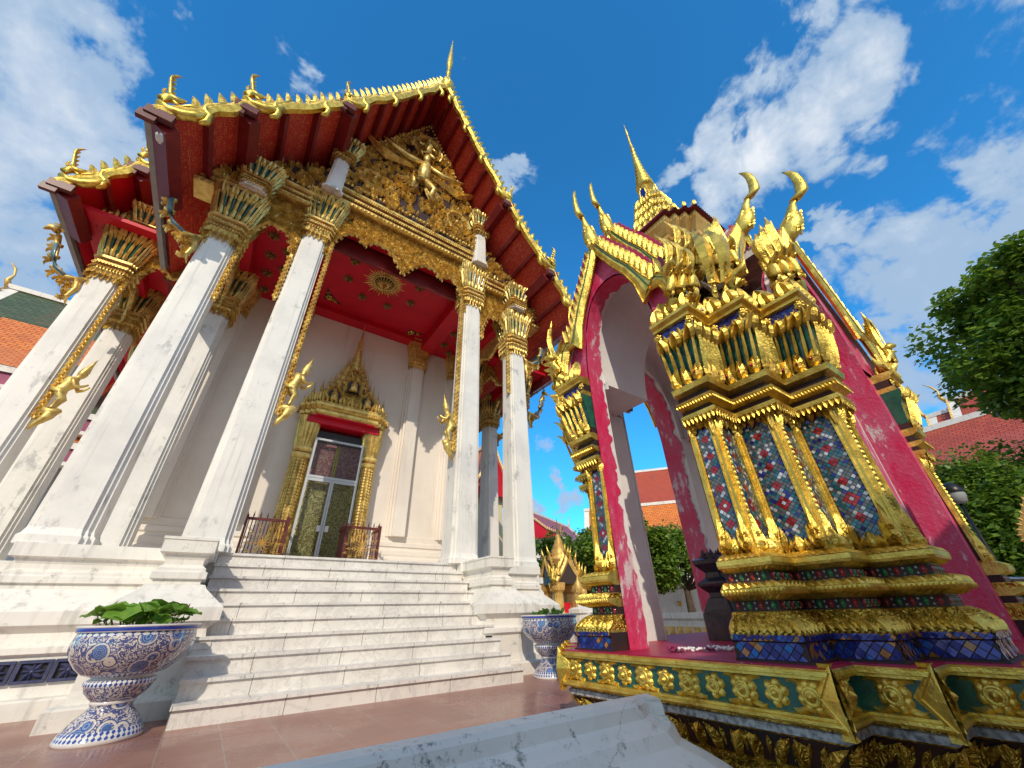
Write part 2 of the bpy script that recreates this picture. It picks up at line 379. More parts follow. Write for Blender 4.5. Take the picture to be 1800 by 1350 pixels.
class G:
    def __init__(s): s.v = []; s.f = []; s.m = []; s.sm = []; s.uv = None
    def add(s, vs, fs, mi=0, T=None, smooth=False):
        b = len(s.v)
        s.v += [tf(T, *p) for p in vs] if T else vs
        for f in fs: s.f.append(tuple(i + b for i in f)); s.m.append(mi); s.sm.append(smooth)
    def box(s, x0, x1, y0, y1, z0, z1, mi=0, T=None):
        s.add([(x0, y0, z0), (x1, y0, z0), (x1, y1, z0), (x0, y1, z0), (x0, y0, z1), (x1, y0, z1), (x1, y1, z1), (x0, y1, z1)],
              [(0, 3, 2, 1), (4, 5, 6, 7), (0, 1, 5, 4), (1, 2, 6, 5), (2, 3, 7, 6), (3, 0, 4, 7)], mi, T)
    def loft(s, rings, mi=0, T=None, caps=True, smooth=False, closed=True, mis=None):
        n = len(rings[0]); vs = [p for r in rings for p in r]
        b = len(s.v); s.v += [tf(T, *p) for p in vs] if T else vs
        for k in range(len(rings) - 1):
            mm = mis[k] if mis else mi
            for i in range(n if closed else n - 1):
                j = (i + 1) % n
                s.f.append((b + k * n + i, b + k * n + j, b + (k + 1) * n + j, b + (k + 1) * n + i)); s.m.append(mm); s.sm.append(smooth)
        if caps:
            s.f.append(tuple(b + i for i in range(n))[::-1]); s.m.append(mis[0] if mis else mi); s.sm.append(False)
            s.f.append(tuple(b + (len(rings) - 1) * n + i for i in range(n))); s.m.append(mis[-1] if mis else mi); s.sm.append(False)
    def prism(s, poly, z0, z1, mi=0, T=None):
        s.loft([[(x, y, z0) for x, y in poly], [(x, y, z1) for x, y in poly]], mi, T)
    def lathe(s, prof, n=24, mi=0, T=None, caps=False, smooth=True, mis=None, ripple=0, rn=8):
        rings = []
        for r, z in prof:
            rings.append([(r * (1 + ripple * math.cos(rn * 2 * PI * i / n)) * math.cos(2 * PI * i / n), r * (1 + ripple * math.cos(rn * 2 * PI * i / n)) * math.sin(2 * PI * i / n), z) for i in range(n)])
        s.loft(rings, mi, T, caps, smooth, mis=mis)
    def tube(s, path, rad, n=6, mi=0, T=None, flat=1.0, smooth=True):
        rings = []; m = len(path)
        P = [Vector(p) for p in path]
        for i in range(m):
            d = (P[min(i + 1, m - 1)] - P[max(i - 1, 0)])
            if d.length < 1e-9: d = Vector((0, 0, 1))
            d.normalize()
            a = Vector((0, 1, 0)) if abs(d.y) < .9 else Vector((1, 0, 0))
            e1 = (a - d * a.dot(d)).normalized(); e2 = d.cross(e1)
            r = rad[i] if hasattr(rad, '__len__') else rad
            rings.append([tuple(P[i] + e1 * (r * flat * math.cos(2 * PI * k / n)) + e2 * (r * math.sin(2 * PI * k / n))) for k in range(n)])
        s.loft(rings, mi, T, True, smooth)
    def strip(s, pts, wid, h, mi=0, T=None, back=0.0):
        """ridged ribbon in the local xy plane"""
        n = len(pts); vs = []; fs = []
        for i in range(n):
            x0, y0 = pts[max(i - 1, 0)]; x1, y1 = pts[min(i + 1, n - 1)]
            dx, dy = x1 - x0, y1 - y0; l = math.hypot(dx, dy) or 1; nx, ny = -dy / l, dx / l
            w_ = wid[i] if hasattr(wid, '__len__') else wid
            x, y = pts[i]; hh = h[i] if hasattr(h, '__len__') else h
            vs += [(x + nx * w_, y + ny * w_, 0), (x, y, hh), (x - nx * w_, y - ny * w_, 0), (x, y, -back)]
        for i in range(n - 1):
            a = 4 * i; b = a + 4
            fs += [(a, b, b + 1, a + 1), (a + 1, b + 1, b + 2, a + 2)]
            if back: fs += [(a + 2, b + 2, b + 3, a + 3), (a + 3, b + 3, b, a)]
        s.add(vs, fs, mi, T)
    def leaf(s, x, y, ang, L, W, h, curl=1.0, n=5, mi=0, T=None, back=0.0):
        pts = []; ws = []; hs = []
        px, py, a = x, y, ang
        for i in range(n + 1):
            t = i / n
            pts.append((px, py)); q = (max(0, 4 * t * (1 - t))) ** .6 * (1.15 - .6 * t)
            ws.append(W * q + (W * .25 if i == 0 else 0)); hs.append(h * (q + .15 * (1 - t)))
            a = ang + curl * t ** 1.6 * 1.4
            px += math.cos(a) * L / n; py += math.sin(a) * L / n
        s.strip(pts, ws, hs, mi, T, back)
    def scroll(s, cx, cy, r, sg=1, a0=0.0, T=None, mi=0, h=.03, leaves=True, turns=1.5, back=0.0):
        n = 16; pts = []; ws = []; hs = []
        for i in range(n + 1):
            t = i / n; rr = r * (1 - .86 * t ** .85); a = a0 + sg * 2 * PI * turns * t
            pts.append((cx + rr * math.cos(a), cy + rr * math.sin(a))); ws.append(r * (.15 - .07 * t)); hs.append(h * (1 - .3 * t))
        s.strip(pts, ws, hs, mi, T, back)
        s.dome(cx, cy, r * .17, h * 1.3, mi, T)
        if leaves:
            for i in range(1, 11, 1):
                t = i / n; rr = r * (1 - .86 * t ** .85); a = a0 + sg * 2 * PI * turns * t
                s.leaf(cx + rr * math.cos(a), cy + rr * math.sin(a), a + sg * .75, r * (.52 - .03 * i), r * .13, h * .9, -sg * 1.1 if i % 2 else sg * .9, 4, mi, T, back)
    def dome(s, x, y, r, h, mi=0, T=None, n=6):
        vs = [(x + r * math.cos(2 * PI * k / n), y + r * math.sin(2 * PI * k / n), 0) for k in range(n)] + [(x + r * .6 * math.cos(2 * PI * k / n), y + r * .6 * math.sin(2 * PI * k / n), h * .75) for k in range(n)] + [(x, y, h)]
        fs = [(k, (k + 1) % n, n + (k + 1) % n, n + k) for k in range(n)] + [(n + k, n + (k + 1) % n, 2 * n) for k in range(n)]
        s.add(vs, fs, mi, T, True)
    def build(s, name, mats, parent=None, loc=None, uv=False):
        me = bpy.data.meshes.new(name); me.from_pydata(s.v, [], s.f)
        for m_ in (mats if isinstance(mats, list) else M(mats)): me.materials.append(m_)
        me.polygons.foreach_set('material_index', s.m); me.polygons.foreach_set('use_smooth', s.sm)
        if s.uv is not None:
            ul = me.uv_layers.new(name='UVMap')
            for p_ in me.polygons:
                for li in p_.loop_indices: ul.data[li].uv = s.uv[me.loops[li].vertex_index]
        me.update()
        o = bpy.data.objects.new(name, me); col.objects.link(o)
        if loc: o.location = loc
        if parent:
            o.parent = parent
            if parent.get('world_children'): o.matrix_parent_inverse = Matrix.Translation(parent.location).inverted()
        return o

def tag(o, label, cat, group=None, kind=None):
    if label: o['label'] = label
    if cat: o['category'] = cat
    if group: o['group'] = group
    if kind: o['kind'] = kind
    return o
def thing(name, label, cat, loc=(0, 0, 0), rz=0, group=None, worldc=False):
    o = bpy.data.objects.new(name, None); col.objects.link(o); o.location = loc; o.rotation_euler = (0, 0, rz); o.empty_display_size = .2
    if worldc: o['world_children'] = 1
    return tag(o, label, cat, group)
def struct(o): o['kind'] = 'structure'; return o
def dup(o, parent=None, loc=None, rz=None):
    c = o.copy(); col.objects.link(c)
    if parent: c.parent = parent
    if loc is not None: c.location = loc
    if rz is not None: c.rotation_euler = (0, 0, rz)
    for ch in list(o.children):
        d = dup(ch, c)
    return c
def inside(poly, x, y):
    c = False; n = len(poly)
    for i in range(n):
        x1, y1 = poly[i]; x2, y2 = poly[(i + 1) % n]
        if (y1 > y) != (y2 > y) and x < (x2 - x1) * (y - y1) / (y2 - y1) + x1: c = not c
    return c
def fill(g, poly, T, s, mi=0, h=.035, seed=1, dens=1.0, mirror=None, back=0.0, margin=.55):
    """carved foliage: scrolls on a staggered grid with loose flame leaves between"""
    rnd = random.Random(seed)
    xs = [p[0] for p in poly]; ys = [p[1] for p in poly]
    x0, x1, y0, y1 = min(xs), max(xs), min(ys), max(ys)
    def ok(x, y, r): return all(inside(poly, x + r * math.cos(a), y + r * math.sin(a)) for a in (0, 1.57, 3.14, 4.71))
    j = 0; y = y0 + s * .9
    while y < y1:
        x = x0 + s * (.9 + (j % 2) * .95); i = 0
        while x < x1:
            xx = x + rnd.uniform(-.12, .12) * s; yy = y + rnd.uniform(-.12, .12) * s
            if mirror is not None and xx > mirror: break
            if ok(xx, yy, s * margin):
                a = rnd.uniform(0, 6.28); sg = 1 if (i + j) % 2 else -1
                g.scroll(xx, yy, s * rnd.uniform(.72, .9), sg, a, T, mi, h, True, 1.5, back)
                if mirror is not None: g.scroll(2 * mirror - xx, yy, s * .82, -sg, PI - a, T, mi, h, True, 1.5, back)
            x += s * 1.9; i += 1
        y += s * 1.65; j += 1
    area = (x1 - x0) * (y1 - y0)
    for _ in range(int(area / (s * s) * 5 * dens)):
        x = rnd.uniform(x0, x1); y = rnd.uniform(y0, y1)
        if inside(poly, x, y): g.leaf(x, y, rnd.uniform(0, 6.28), s * rnd.uniform(.4, .75), s * .12, h * rnd.uniform(.6, 1.1), rnd.choice((-1.3, 1.3)), 4, mi, T, back)
def redent(hx, hy, st, k=2):
    """rectangle with k corner steps of size st, counter-clockwise"""
    q = []
    for i in range(k, 0, -1):
        q += [(hx - st * (k - i), hy - st * i), (hx - st * (k - i + 1), hy - st * i)] if False else []
    pts = []
    # quadrant +,+ going ccw: from (hx, hy-k*st) to (hx-k*st, hy)
    for i in range(k):
        pts += [(hx - i * st, hy - (k - i) * st), (hx - (i + 1) * st, hy - (k - i) * st)]
    pts += [(hx - k * st, hy)]
    q1 = pts; q2 = [(-x, y) for x, y in reversed(q1)]; q3 = [(-x, -y) for x, y in q1]; q4 = [(x, -y) for x, y in reversed(q1)]
    return q1 + q2 + q3 + q4
def rings_of(planfn, prof): return [[(x, y, z) for x, y in planfn(o)] for o, z in prof]
def petals(g, planfn, o0, z0, o1, z1, sp, h, mi=0, curl=0.0, wf=.42, over=1.0, minlen=.0, edges=None, T=None, n=4):
    """a row of petals standing on the plan outline, from (outset o0, z0) to (o1, z1)"""
    A = planfn(o0); B = planfn(o1); N = len(A)
    for i in range(N):
        if edges is not None and i not in edges: continue
        a0, a1 = Vector(A[i]), Vector(A[(i + 1) % N]); b0, b1 = Vector(B[i]), Vector(B[(i + 1) % N])
        L = (a1 - a0).length
        if L < minlen: continue
        cnt = max(1, round(L / sp))
        d = (a1 - a0).normalized(); nr = Vector((d.y, -d.x))
        for k in range(cnt):
            t = (k + .5) / cnt; pa = a0.lerp(a1, t); pb = b0.lerp(b1, t)
            up = Vector((pb.x - pa.x, pb.y - pa.y, z1 - z0)); l = up.length
            if l < 1e-6: continue
            ey = up / l; ex = Vector((d.x, d.y, 0)); ez = ex.cross(ey).normalized()
            F = (pa.x, pa.y, z0, *ex, *ey, *ez)
            if T: F = comp(T, F)
            g.leaf(0, 0, PI / 2, l * over, L / cnt * wf, h, curl * (1 if k % 2 else -1), n, mi, F)

# ================================================================== SETTING
g = G()
g.add([(-400, -400, 0), (400, -400, 0), (400, 400, 0), (-400, 400, 0)], [(0, 1, 2, 3)])
struct(g.build('paved_courtyard_ground', 'floor_tile'))

# ================================================================== TEMPLE HALL
XC = 2.0
temple = thing('temple_hall', 'tall white temple hall with gilded gable, red eaves and square white columns above marble steps', 'temple', (XC, 8, 0), worldc=True)
def mirr(pts): return pts + [(2 * XC - x, z) for x, z in reversed(pts)]

# --- podium
PROF = [(.35, 0), (.35, .16), (.33, .18), (.24, .19), (.22, .30), (.22, .56), (.27, .60), (.27, .66), (.20, .70), (.18, .80), (.25, .86), (.28, .88), (.28, 1.02), (.05, 1.22), (.02, 1.27), (-.04, 1.28), (-.04, 1.33), (0, 1.34),
        (0, 1.41), (-.03, 1.43), (-.03, 1.46), (-.08, 1.50), (-.08, 1.56), (-.05, 1.62), (0, 1.64), (0, 1.8)]
def pod(o):
    return [(-2.2 - o, 7.8 - o), (-.06, 7.8 - o), (-.06, 8.25), (4.12, 8.25), (4.12, 7.8 - o), (6.2 + o, 7.8 - o), (6.2 + o, 10.2 - o), (8.2 + o, 10.2 - o), (8.2 + o, 30 + o), (-4.5 - o, 30 + o), (-4.5 - o, 10.2 - o), (-2.2 - o, 10.2 - o)]
g = G(); g.loft(rings_of(pod, PROF)); pd = g.build('podium', 'plaster', temple)
g = G()   # raised panels on the podium's lower waist
for x0, x1 in ((-2.1, -1.75), (-1.55, -1.2)):
    g.box(x0, x1, 7.55, 7.62, .70, .80)
# glazed ventilation blocks
for k in range(5):
    x0 = -2.46 + k * .30; gg = G()
    y1 = 7.578
    gg.box(x0, x0 + .28, y1 - .04, y1, .32, .35); gg.box(x0, x0 + .28, y1 - .04, y1, .51, .54); gg.box(x0, x0 + .03, y1 - .04, y1, .352, .508); gg.box(x0 + .25, x0 + .28, y1 - .04, y1, .352, .508)
    T = FXZ(x0 + .14, y1 - .01, .43)
    for a in range(4): gg.leaf(0, 0, a * PI / 2 + PI / 4, .13, .028, .035, .9, 5, 0, T, .02)
    for a in range(4): gg.leaf(0, 0, a * PI / 2, .10, .02, .03, 0, 4, 0, T, .02)
    gg.dome(0, 0, .03, .045, 0, T)
    gg.box(x0 + .03, x0 + .25, y1 - .004, y1 + .02, .352, .508, 1)
    gg.build('vent_block', ['purple_blue', 'dark'] and M('purple_blue', 'dark'), pd)
def pedestal(x0, x1, y0):
    gg = G(); f = lambda o: [(x0 - o, y0 - o), (x1 + o, y0 - o), (x1 + o, 8.0), (x0 - o, 8.0)]
    pr = [(o, z if z < 1.7 else 1.822) for o, z in PROF]; pr.insert(-1, (0, 1.786)); pr.insert(-1, (.012, 1.79)); pr[-1] = (.012, 1.822)
    gg.loft(rings_of(f, pr)); gg.build('stair_pedestal', 'plaster', temple)
pedestal(-.66, -.1, 6.75); pedestal(4.16, 4.7, 6.72)

# --- staircase, ten risers
g = G()
for k in range(10):
    y = 5.73 + k * .25; z = .18 * (k + 1)
    x0, x1 = ((0.0, 4.14) if k == 0 else (.0, 4.10) if k == 1 else (-.02, 4.08))
    if k > 3: x0, x1 = -.09, 4.15
    if k == 9: z += .004
    y2 = 8.24
    g.box(x0 + .004 * k, x1 - .004 * k, y + .02, y2, z - .18 if k else 0, z - .035)
    g.box(x0 - .012 + .004 * k, x1 + .012 - .004 * k, y - .012, y2 + .002 * k, z - .034, z)
g.build('staircase', 'marble', temple)

# --- walls
g = G()
g.box(-2.4, 6.4, 12.2, 30, 1.79, 13.2)
wprof = [(.26, 1.8), (.26, 2.1), (.22, 2.12), (.20, 2.35), (.14, 2.40), (.16, 2.45), (.16, 2.55), (.08, 2.60), (.08, 2.66), (.12, 2.68), (.12, 2.78), (.05, 2.82), (.05, 2.98), (0.003, 3.0)]
g.loft(rings_of(lambda o: [(-2.4 - o, 12.2 - o), (6.4 + o, 12.2 - o), (6.4 + o, 12.3), (-2.4 - o, 12.3)], wprof))
wall = g.build('wall', 'wall_white', temple)
def wall_pilaster(x):
    gg = G()
    gg.box(x - .32, x + .32, 12.12, 12.21, 2.95, 9.2); gg.box(x - .26, x + .26, 12.02, 12.12, 2.95, 9.2); gg.box(x - .20, x + .20, 11.93, 12.02, 2.95, 9.2)
    p_ = gg.build('pilaster', 'wall_white', temple)
    c = G(); f = lambda o: redent_at(x, 12.08, .30 + o, .16 + o, .06, 2)
    c.loft(rings_of(f, [(.0, 9.0), (.03, 9.03), (.03, 9.1), (.0, 9.12), (.05, 9.16), (.05, 9.24), (.02, 9.27), (.14, 9.9), (.18, 10.15)]))
    petals(c, f, .02, 9.27, .17, 10.1, .07, .03); petals(c, f, .04, 9.14, .03, 8.85, .1, .03)
    c.build('capital', 'gold_old', p_)
def redent_at(x, y, hx, hy, st, k): return [(px + x, py + y) for px, py in redent(hx, hy, st, k)]
for x in (-1.75, -.15, 4.15, 5.75): wall_pilaster(x)

# --- ceilings
g = G()
g.box(-.6, 4.6, 8.14, 12.19, 10.2, 10.3); g.box(-2.9, -.6, 8.14, 12.19, 9.95, 10.06); g.box(4.6, 6.9, 8.14, 12.19, 9.95, 10.06)
g.box(-.6, -.1, 8.3, 12.19, 9.72, 10.199); g.box(4.1, 4.6, 8.3, 12.19, 9.72, 10.199)
g.box(-.1, 4.1, 11.75, 12.19, 10.0, 10.199)
g.box(-3.4, -1.62, 8.5, 12.19, 9.55, 9.94); g.box(5.62, 7.4, 8.5, 12.19, 9.55, 9.94)
g.box(-.1, 4.1, 8.14, 8.35, 10.02, 10.199)
g.box(-2.2, -1.6, 8.3, 12.19, 9.36, 9.548); g.box(5.6, 6.2, 8.3, 12.19, 9.36, 9.548)
g.box(-5.0, -2.42, 10.2, 28, 9.30, 9.4); g.box(6.42, 9.0, 10.2, 28, 9.30, 9.4)
g.box(-4.3, -3.9, 10.9, 28, 9.0, 9.299); g.box(7.9, 8.3, 10.9, 28, 9.0, 9.299)
ceil = g.build('ceiling', 'red', temple)
def rosette_proto(r, spikes, nm):
    c = G()
    for k in range(spikes):
        T = fr((0, 0, 0), (math.cos(2 * PI * k / spikes), math.sin(2 * PI * k / spikes), 0), (0, 0, 1), (math.sin(2 * PI * k / spikes), -math.cos(2 * PI * k / spikes), 0))
        c.leaf(.01, 0, -.35, r, r * .16, .02, .8, 4, 0, T, .02)
        c.leaf(.01, -.03, -.8, r * .75, r * .13, .02, .9, 4, 0, T, .02)
    c.lathe([(.01, 0), (r * .3, -.02), (r * .22, -r * .45), (r * .1, -r * .6), (r * .12, -r * .75), (.004, -r * 1.25)], 8)
    return c.build(nm, 'gold_dark', ceil)
ros = rosette_proto(.17, 10, 'ceiling_rosette')
spots = [(1.9 + 1.12 * math.cos(R(a)), 9.65 + 1.08 * math.sin(R(a)), 10.2) for a in range(22, 382, 45)]
spots += [(.45, 8.6, 10.2), (3.4, 8.6, 10.2)]
for y in (8.9, 9.7, 10.5, 11.3): spots += [(-.85, y, 9.95), (-1.25, y + .4, 9.95), (4.85, y, 9.95), (5.25, y + .4, 9.95)]
spots += [(-2.7, 9.0, 9.55), (-2.7, 10.6, 9.55), (6.7, 9.0, 9.55), (6.7, 10.4, 9.55), (-3.4, 11.9, 9.3), (7.4, 12, 9.3), (-3.4, 14, 9.3), (7.4, 14, 9.3)]
for i, s_ in enumerate(spots):
    o = ros if i == 0 else dup(ros)
    o.location = s_
g = G()
for k in range(36):
    a = 2 * PI * k / 36; L = .50 if k % 3 == 0 else .38
    T = fr((0, 0, -.012), (math.cos(a), math.sin(a), 0), (-math.sin(a), math.cos(a), 0), (0, 0, -1))
    g.leaf(.30, 0, 0, L - .1, .03, .02, 0, 4, 0, T, .01)
g.lathe([(.34, 0), (.36, -.04), (.31, -.05), (.29, 0)], 32)
g.lathe([(.30, -.016), (.001, -.018)], 32, 1)
for k in range(16):
    a = 2 * PI * k / 16
    T = fr((0, 0, -.02), (math.cos(a), math.sin(a), 0), (0, 0, 1), (math.sin(a), -math.cos(a), 0))
    g.leaf(.03, 0, -.3, .26, .035, .03, .7, 4, 0, T, .02); g.leaf(.02, -.04, -.6, .2, .03, .03, .8, 4, 0, T, .02)
g.lathe([(.1, 0), (.08, -.14), (.03, -.2), (.004, -.34)], 10)
md = g.build('ceiling_medallion', M('gold_old', 'dark_ground'), ceil, (1.9, 9.65, 10.198))
for (cx, cy, ang) in ((.42, 11.45, 0), (3.45, 11.45, PI / 2), (.42, 8.35, -PI / 2), (3.45, 8.35, PI)):
    g = G(); g.prism([(0, 0), (.6, 0), (.42, -.12), (.3, -.2), (.2, -.3), (.12, -.42), (0, -.6)], 0, .006, 1)
    T = fr((0, 0, -.004), (1, 0, 0), (0, 1, 0), (0, 0, -1))
    g.scroll(.16, -.16, .13, 1, 0, T, 0, .02); g.scroll(.36, -.08, .07, 1, 0, T, 0, .02); g.scroll(.08, -.36, .07, -1, 0, T, 0, .02)
    o = g.build('ceiling_corner_ornament', M('gold', 'dark_ground'), ceil, (cx, cy, 10.19)); o.rotation_euler = (0, 0, ang)

# --- columns with lotus capitals
def column_proto(name, z0, z1, hb, ht, caph, label=None):
    g = G(); n = 8
    prof = [(hb + .05, z0), (hb + .05, z0 + .10), (hb + .02, z0 + .13), (hb, z0 + .2)]
    rings = []
    for r_, z in prof + [(ht, z1)]:
        rings.append([(x, y, z) for x, y in redent(r_, r_, r_ * .16, 2)])
    g.loft(rings)
    c = g.build(name, 'column_white', temple)
    k = G(); f = lambda o: redent(ht + o, ht + o, ht * .16, 2)
    s = caph / 1.35
    zz = z1
    k.loft(rings_of(f, [(.015, zz - .06), (.03, zz), (.075, zz + .05 * s), (.075, zz + .11 * s), (.03, zz + .13 * s), (.03, zz + .18 * s), (.10, zz + .21 * s), (.10, zz + .27 * s), (.05, zz + .30 * s), (.05, zz + .34 * s), (.12, zz + .37 * s), (.12, zz + .43 * s), (.07, zz + .46 * s),
                        (.09, zz + .75 * s), (.15, zz + 1.05 * s), (.24, zz + 1.25 * s), (.24, zz + caph)]), mis=[0] * 3 + [1] * 2 + [0] * 2 + [1] * 2 + [0] * 3 + [2] * 3 + [0])
    petals(k, f, .075, zz + .47 * s, .22, zz + 1.2 * s, .055, .016, 3, 0, .5, n=6)
    petals(k, f, .035, zz + .0, .04, zz - .26 * s, .12, .03, 0, .0, .5)
    petals(k, f, .09, zz + .03 * s, .10, zz - .13 * s, .09, .035, 0, .0, .5)
    for dz in (.11, .27, .43): petals(k, f, .085, zz + dz * s + .05 * s, .12, zz + (dz - .06) * s, .055, .03, 0, 0, .5)
    petals(k, f, .08, zz + .45 * s, .14, zz + .68 * s, .1, .035, 0, .5, .5)
    petals(k, f, .088, zz + .48 * s, .23, zz + 1.2 * s, .11, .045, 0, 0, .34, n=6)
    petals(k, f, .20, zz + 1.05 * s, .28, zz + 1.36 * s, .09, .035, 0, .5, .5); petals(k, f, .16, zz + .95 * s, .24, zz + 1.2 * s, .05, .03, 0, .3, .5)
    k.build('capital', M('gold_old', 'red_dark', 'dark_ground', 'teal_green'), c)
    return c
ci = column_proto('column', 1.8, 9.25, .33, .27, 1.35)
co = column_proto('column', 1.8, 8.05, .33, .27, 1.35)
ci.location = (-.27, 8.2, 0)
dup(ci, loc=(4.27, 8.2, 0))
co.location = (-1.9, 8.2, 0)
for l in ((5.9, 8.2, 0), (-1.9, 11.0, 0), (5.9, 11.0, 0), (-4.1, 11.0, 0), (8.1, 11.0, 0), (-4.1, 13.2, 0), (8.1, 13.2, 0), (-4.1, 16.5, 0), (8.1, 16.5, 0), (-4.1, 20, 0), (8.1, 20, 0)): dup(co, loc=l)
# short pillars set on the cornice
sp_ = column_proto('short_pillar', 10.6, 12.1, .21, .19, .75); sp_.location = (-.27, 7.74, 0); dup(sp_, loc=(4.27, 7.74, 0))
sp2 = column_proto('short_pillar', 9.4, 9.5, .22, .20, .75); sp2.location = (-1.75, 7.8, 0); dup(sp2, loc=(5.75, 7.8, 0))
sp3 = column_proto('short_pillar', 9.4, 9.5, .22, .20, .75); sp3.location = (-3.95, 10.8, 0); dup(sp3, loc=(7.95, 10.8, 0))

# --- cornices
CORN = [(.0, 0), (.10, .03), (.10, .09), (.02, .11), (.02, .16), (.14, .19), (.14, .25), (.06, .27), (.06, .33), (.20, .38), (.20, .46), (.12, .48), (.12, .55)]
def cornice(x0, x1, y0, y1, z, sc_=1.0, sides=None):
    g = G(); f = lambda o: [(x0, y0 - o), (x1, y0 - o), (x1, y1), (x0, y1)]
    g.loft(rings_of(f, [(o * sc_, z + h * sc_) for o, h in CORN]), mis=[0, 0, 1, 1, 0, 0, 1, 1, 0, 0, 1, 0])
    petals(g, f, .10 * sc_, z + .06, .13 * sc_, z - .08, .11, .03, 0, 0, .5, edges=[0, 1, 3])
    petals(g, f, .14 * sc_, z + .22, .16 * sc_, z + .10, .07, .025, 0, 0, .5, edges=[0, 1, 3])
    petals(g, f, .20 * sc_, z + .40, .20 * sc_, z + .28, .06, .025, 0, 0, .5, edges=[0, 1, 3])
    petals(g, f, .12 * sc_, z + .55 * sc_, .14 * sc_, z + .70, .12, .03, 0, .3, .5, edges=[0])
    return g.build('cornice', M('gold_old', 'red_dark'), temple)
cornice(-.35, 4.35, 7.88, 8.4, 10.68)
cornice(-1.85, -.38, 7.88, 8.4, 9.98, .85); cornice(4.38, 5.85, 7.88, 8.4, 9.98, .85)
cornice(-3.15, -1.9, 7.86, 8.4, 9.22, .7); cornice(5.9, 7.15, 7.86, 8.4, 9.22, .7)
cornice(-5.05, -2.45, 10.8, 11.2, 9.35, .8); cornice(6.45, 9.05, 10.8, 11.2, 9.35, .8)

# --- gilded pediments
def pediment(poly, y, s_, seed, mirror=None):
    g = G(); g.prism(poly, -.1, 0, 1, FXZ(0, y, 0))
    fill(g, poly, FXZ(0, y, 0), s_, 0, .15, seed, .75, mirror, margin=.45)
    return g
main = [(-.35, 11.2), (4.35, 11.2), (4.35, 12.45), (2, 16.85), (-.35, 12.45)]
g = pediment(main, 7.72, .36, 3, mirror=2.0); g.box(-.35, 4.35, 7.83, 8.3, 11.15, 12.4, 1)
T = FXZ(0, 7.65, 0)
for sx in (-1, 1):
    g.scroll(2 + sx * 1.35, 12.05, .52, sx, 0, T, 0, .1); g.scroll(2 + sx * .75, 11.65, .3, -sx, 1, T, 0, .1)
    # rows of beads along the raking edges and base
    for k in range(28):
        t = k / 27; g.dome(2 + sx * (2.25 - 2.2 * t), 12.5 + 4.15 * t, .05, .05, 0, T)
for k in range(40): g.dome(-.2 + k * .113, 11.28, .045, .05, 0, T)
g.build('pediment', M('gold_old', 'dark_ground'), temple)
# winged figure on the pediment
g = G(); T = FXZ(2.0, 7.86, 13.0)
T = comp(FXZ(2.0, 7.54, 13.2), fr((0, 0, 0), (1.25, 0, 0), (0, 1.25, 0), (0, 0, 1.25))); Tf = comp(FXZ(2.0, 7.48, 13.2), fr((0, 0, 0), (1.25, 0, 0), (0, 1.25, 0), (0, 0, 1.25)))
def tb(path, rad, n=8): g.tube(path, rad, n, 0, Tf)
tb([(0, -.25, .0), (0, .05, .03), (0, .4, .06), (0, .55, .05)], [.10, .17, .15, .07])               # bird torso
tb([(0, .5, .06), (0, .62, .1), (0, .75, .09), (0, .86, .05), (0, 1.05, .02)], [.07, .10, .10, .06, .01])   # head with crest
for sx in (-1, 1):
    tb([(sx * .12, .42, .05), (sx * .5, .32, .1), (sx * .95, .45, .1), (sx * 1.15, .62, .06)], [.08, .07, .05, .02])  # arms spread
    tb([(sx * .08, -.2, .03), (sx * .3, -.45, .1), (sx * .22, -.7, .05), (sx * .34, -.78, .03)], [.10, .08, .05, .03])  # legs
    for k in range(11):                                                                                              # wing feathers
        a = -.35 + k * .10
        g.leaf(sx * (.25 + .07 * k), .25 - .03 * k, (a if sx > 0 else PI - a), 1.05, .055, .12, sx * .5, 6, 0, T)
    for k in range(6): g.leaf(sx * .1, -.15, -PI / 2 + sx * (.15 + .17 * k), .6, .06, .06, sx * .3, 5, 0, T)
    g.strip([(sx * .05, .95), (sx * .28, 1.15), (sx * .38, 1.45), (sx * .27, 1.75), (sx * .02, 1.95)], .05, .08, 0, T)      # pointed halo
    g.leaf(sx * .4, 1.2, PI / 2 - sx * .3, .5, .08, .06, sx, 5, 0, T)
tb([(0, .98, .03), (0, 1.2, .06), (0, 1.38, .05), (0, 1.42, .05), (0, 1.52, .06), (0, 1.62, .05), (0, 1.78, .03), (0, 1.95, 0)], [.09, .11, .12, .05, .08, .07, .04, .005])
for sx in (-1, 1): tb([(sx * .11, 1.35, .05), (sx * .25, 1.25, .08), (sx * .28, 1.42, .07)], [.045, .035, .02]); tb([(sx * .07, 1.0, .05), (sx * .22, .92, .08), (sx * .12, .8, .06)], [.06, .05, .03])
g.build('winged_figure_relief', 'gold_old', temple)
for sx in (1, -1):
    f = lambda pts: [(2 + sx * (x - 2), z) for x, z in pts]
    g = pediment(f([(-1.7, 10.4), (-.42, 10.4), (-.42, 11.6), (-1.62, 10.9)]), 7.76, .26, 5); g.build('side_pediment', M('gold_old', 'dark_ground'), temple)
    g = pediment(f([(-3.0, 9.5), (-1.86, 9.5), (-1.86, 10.3), (-2.0, 10.25)]), 7.76, .2, 6); g.build('side_pediment', M('gold_old', 'dark_ground'), temple)
    g = pediment(f([(-4.9, 9.75), (-2.9, 9.75), (-2.9, 11.6), (-4.2, 10.8)]), 10.95, .28, 8); g.build('side_pediment', M('gold_old', 'dark_ground'), temple)
for x0, x1, y in ((-3.2, 7.2, 8.41),):
    g = G(); g.prism([(x0, 9.5), (x1, 9.5), (4.5, 12.7), (2, 16.4), (-.5, 12.7)], -.08, 0, 0, FXZ(0, y + .02, 0)); g.build('gable_wall', 'red_dark', temple)

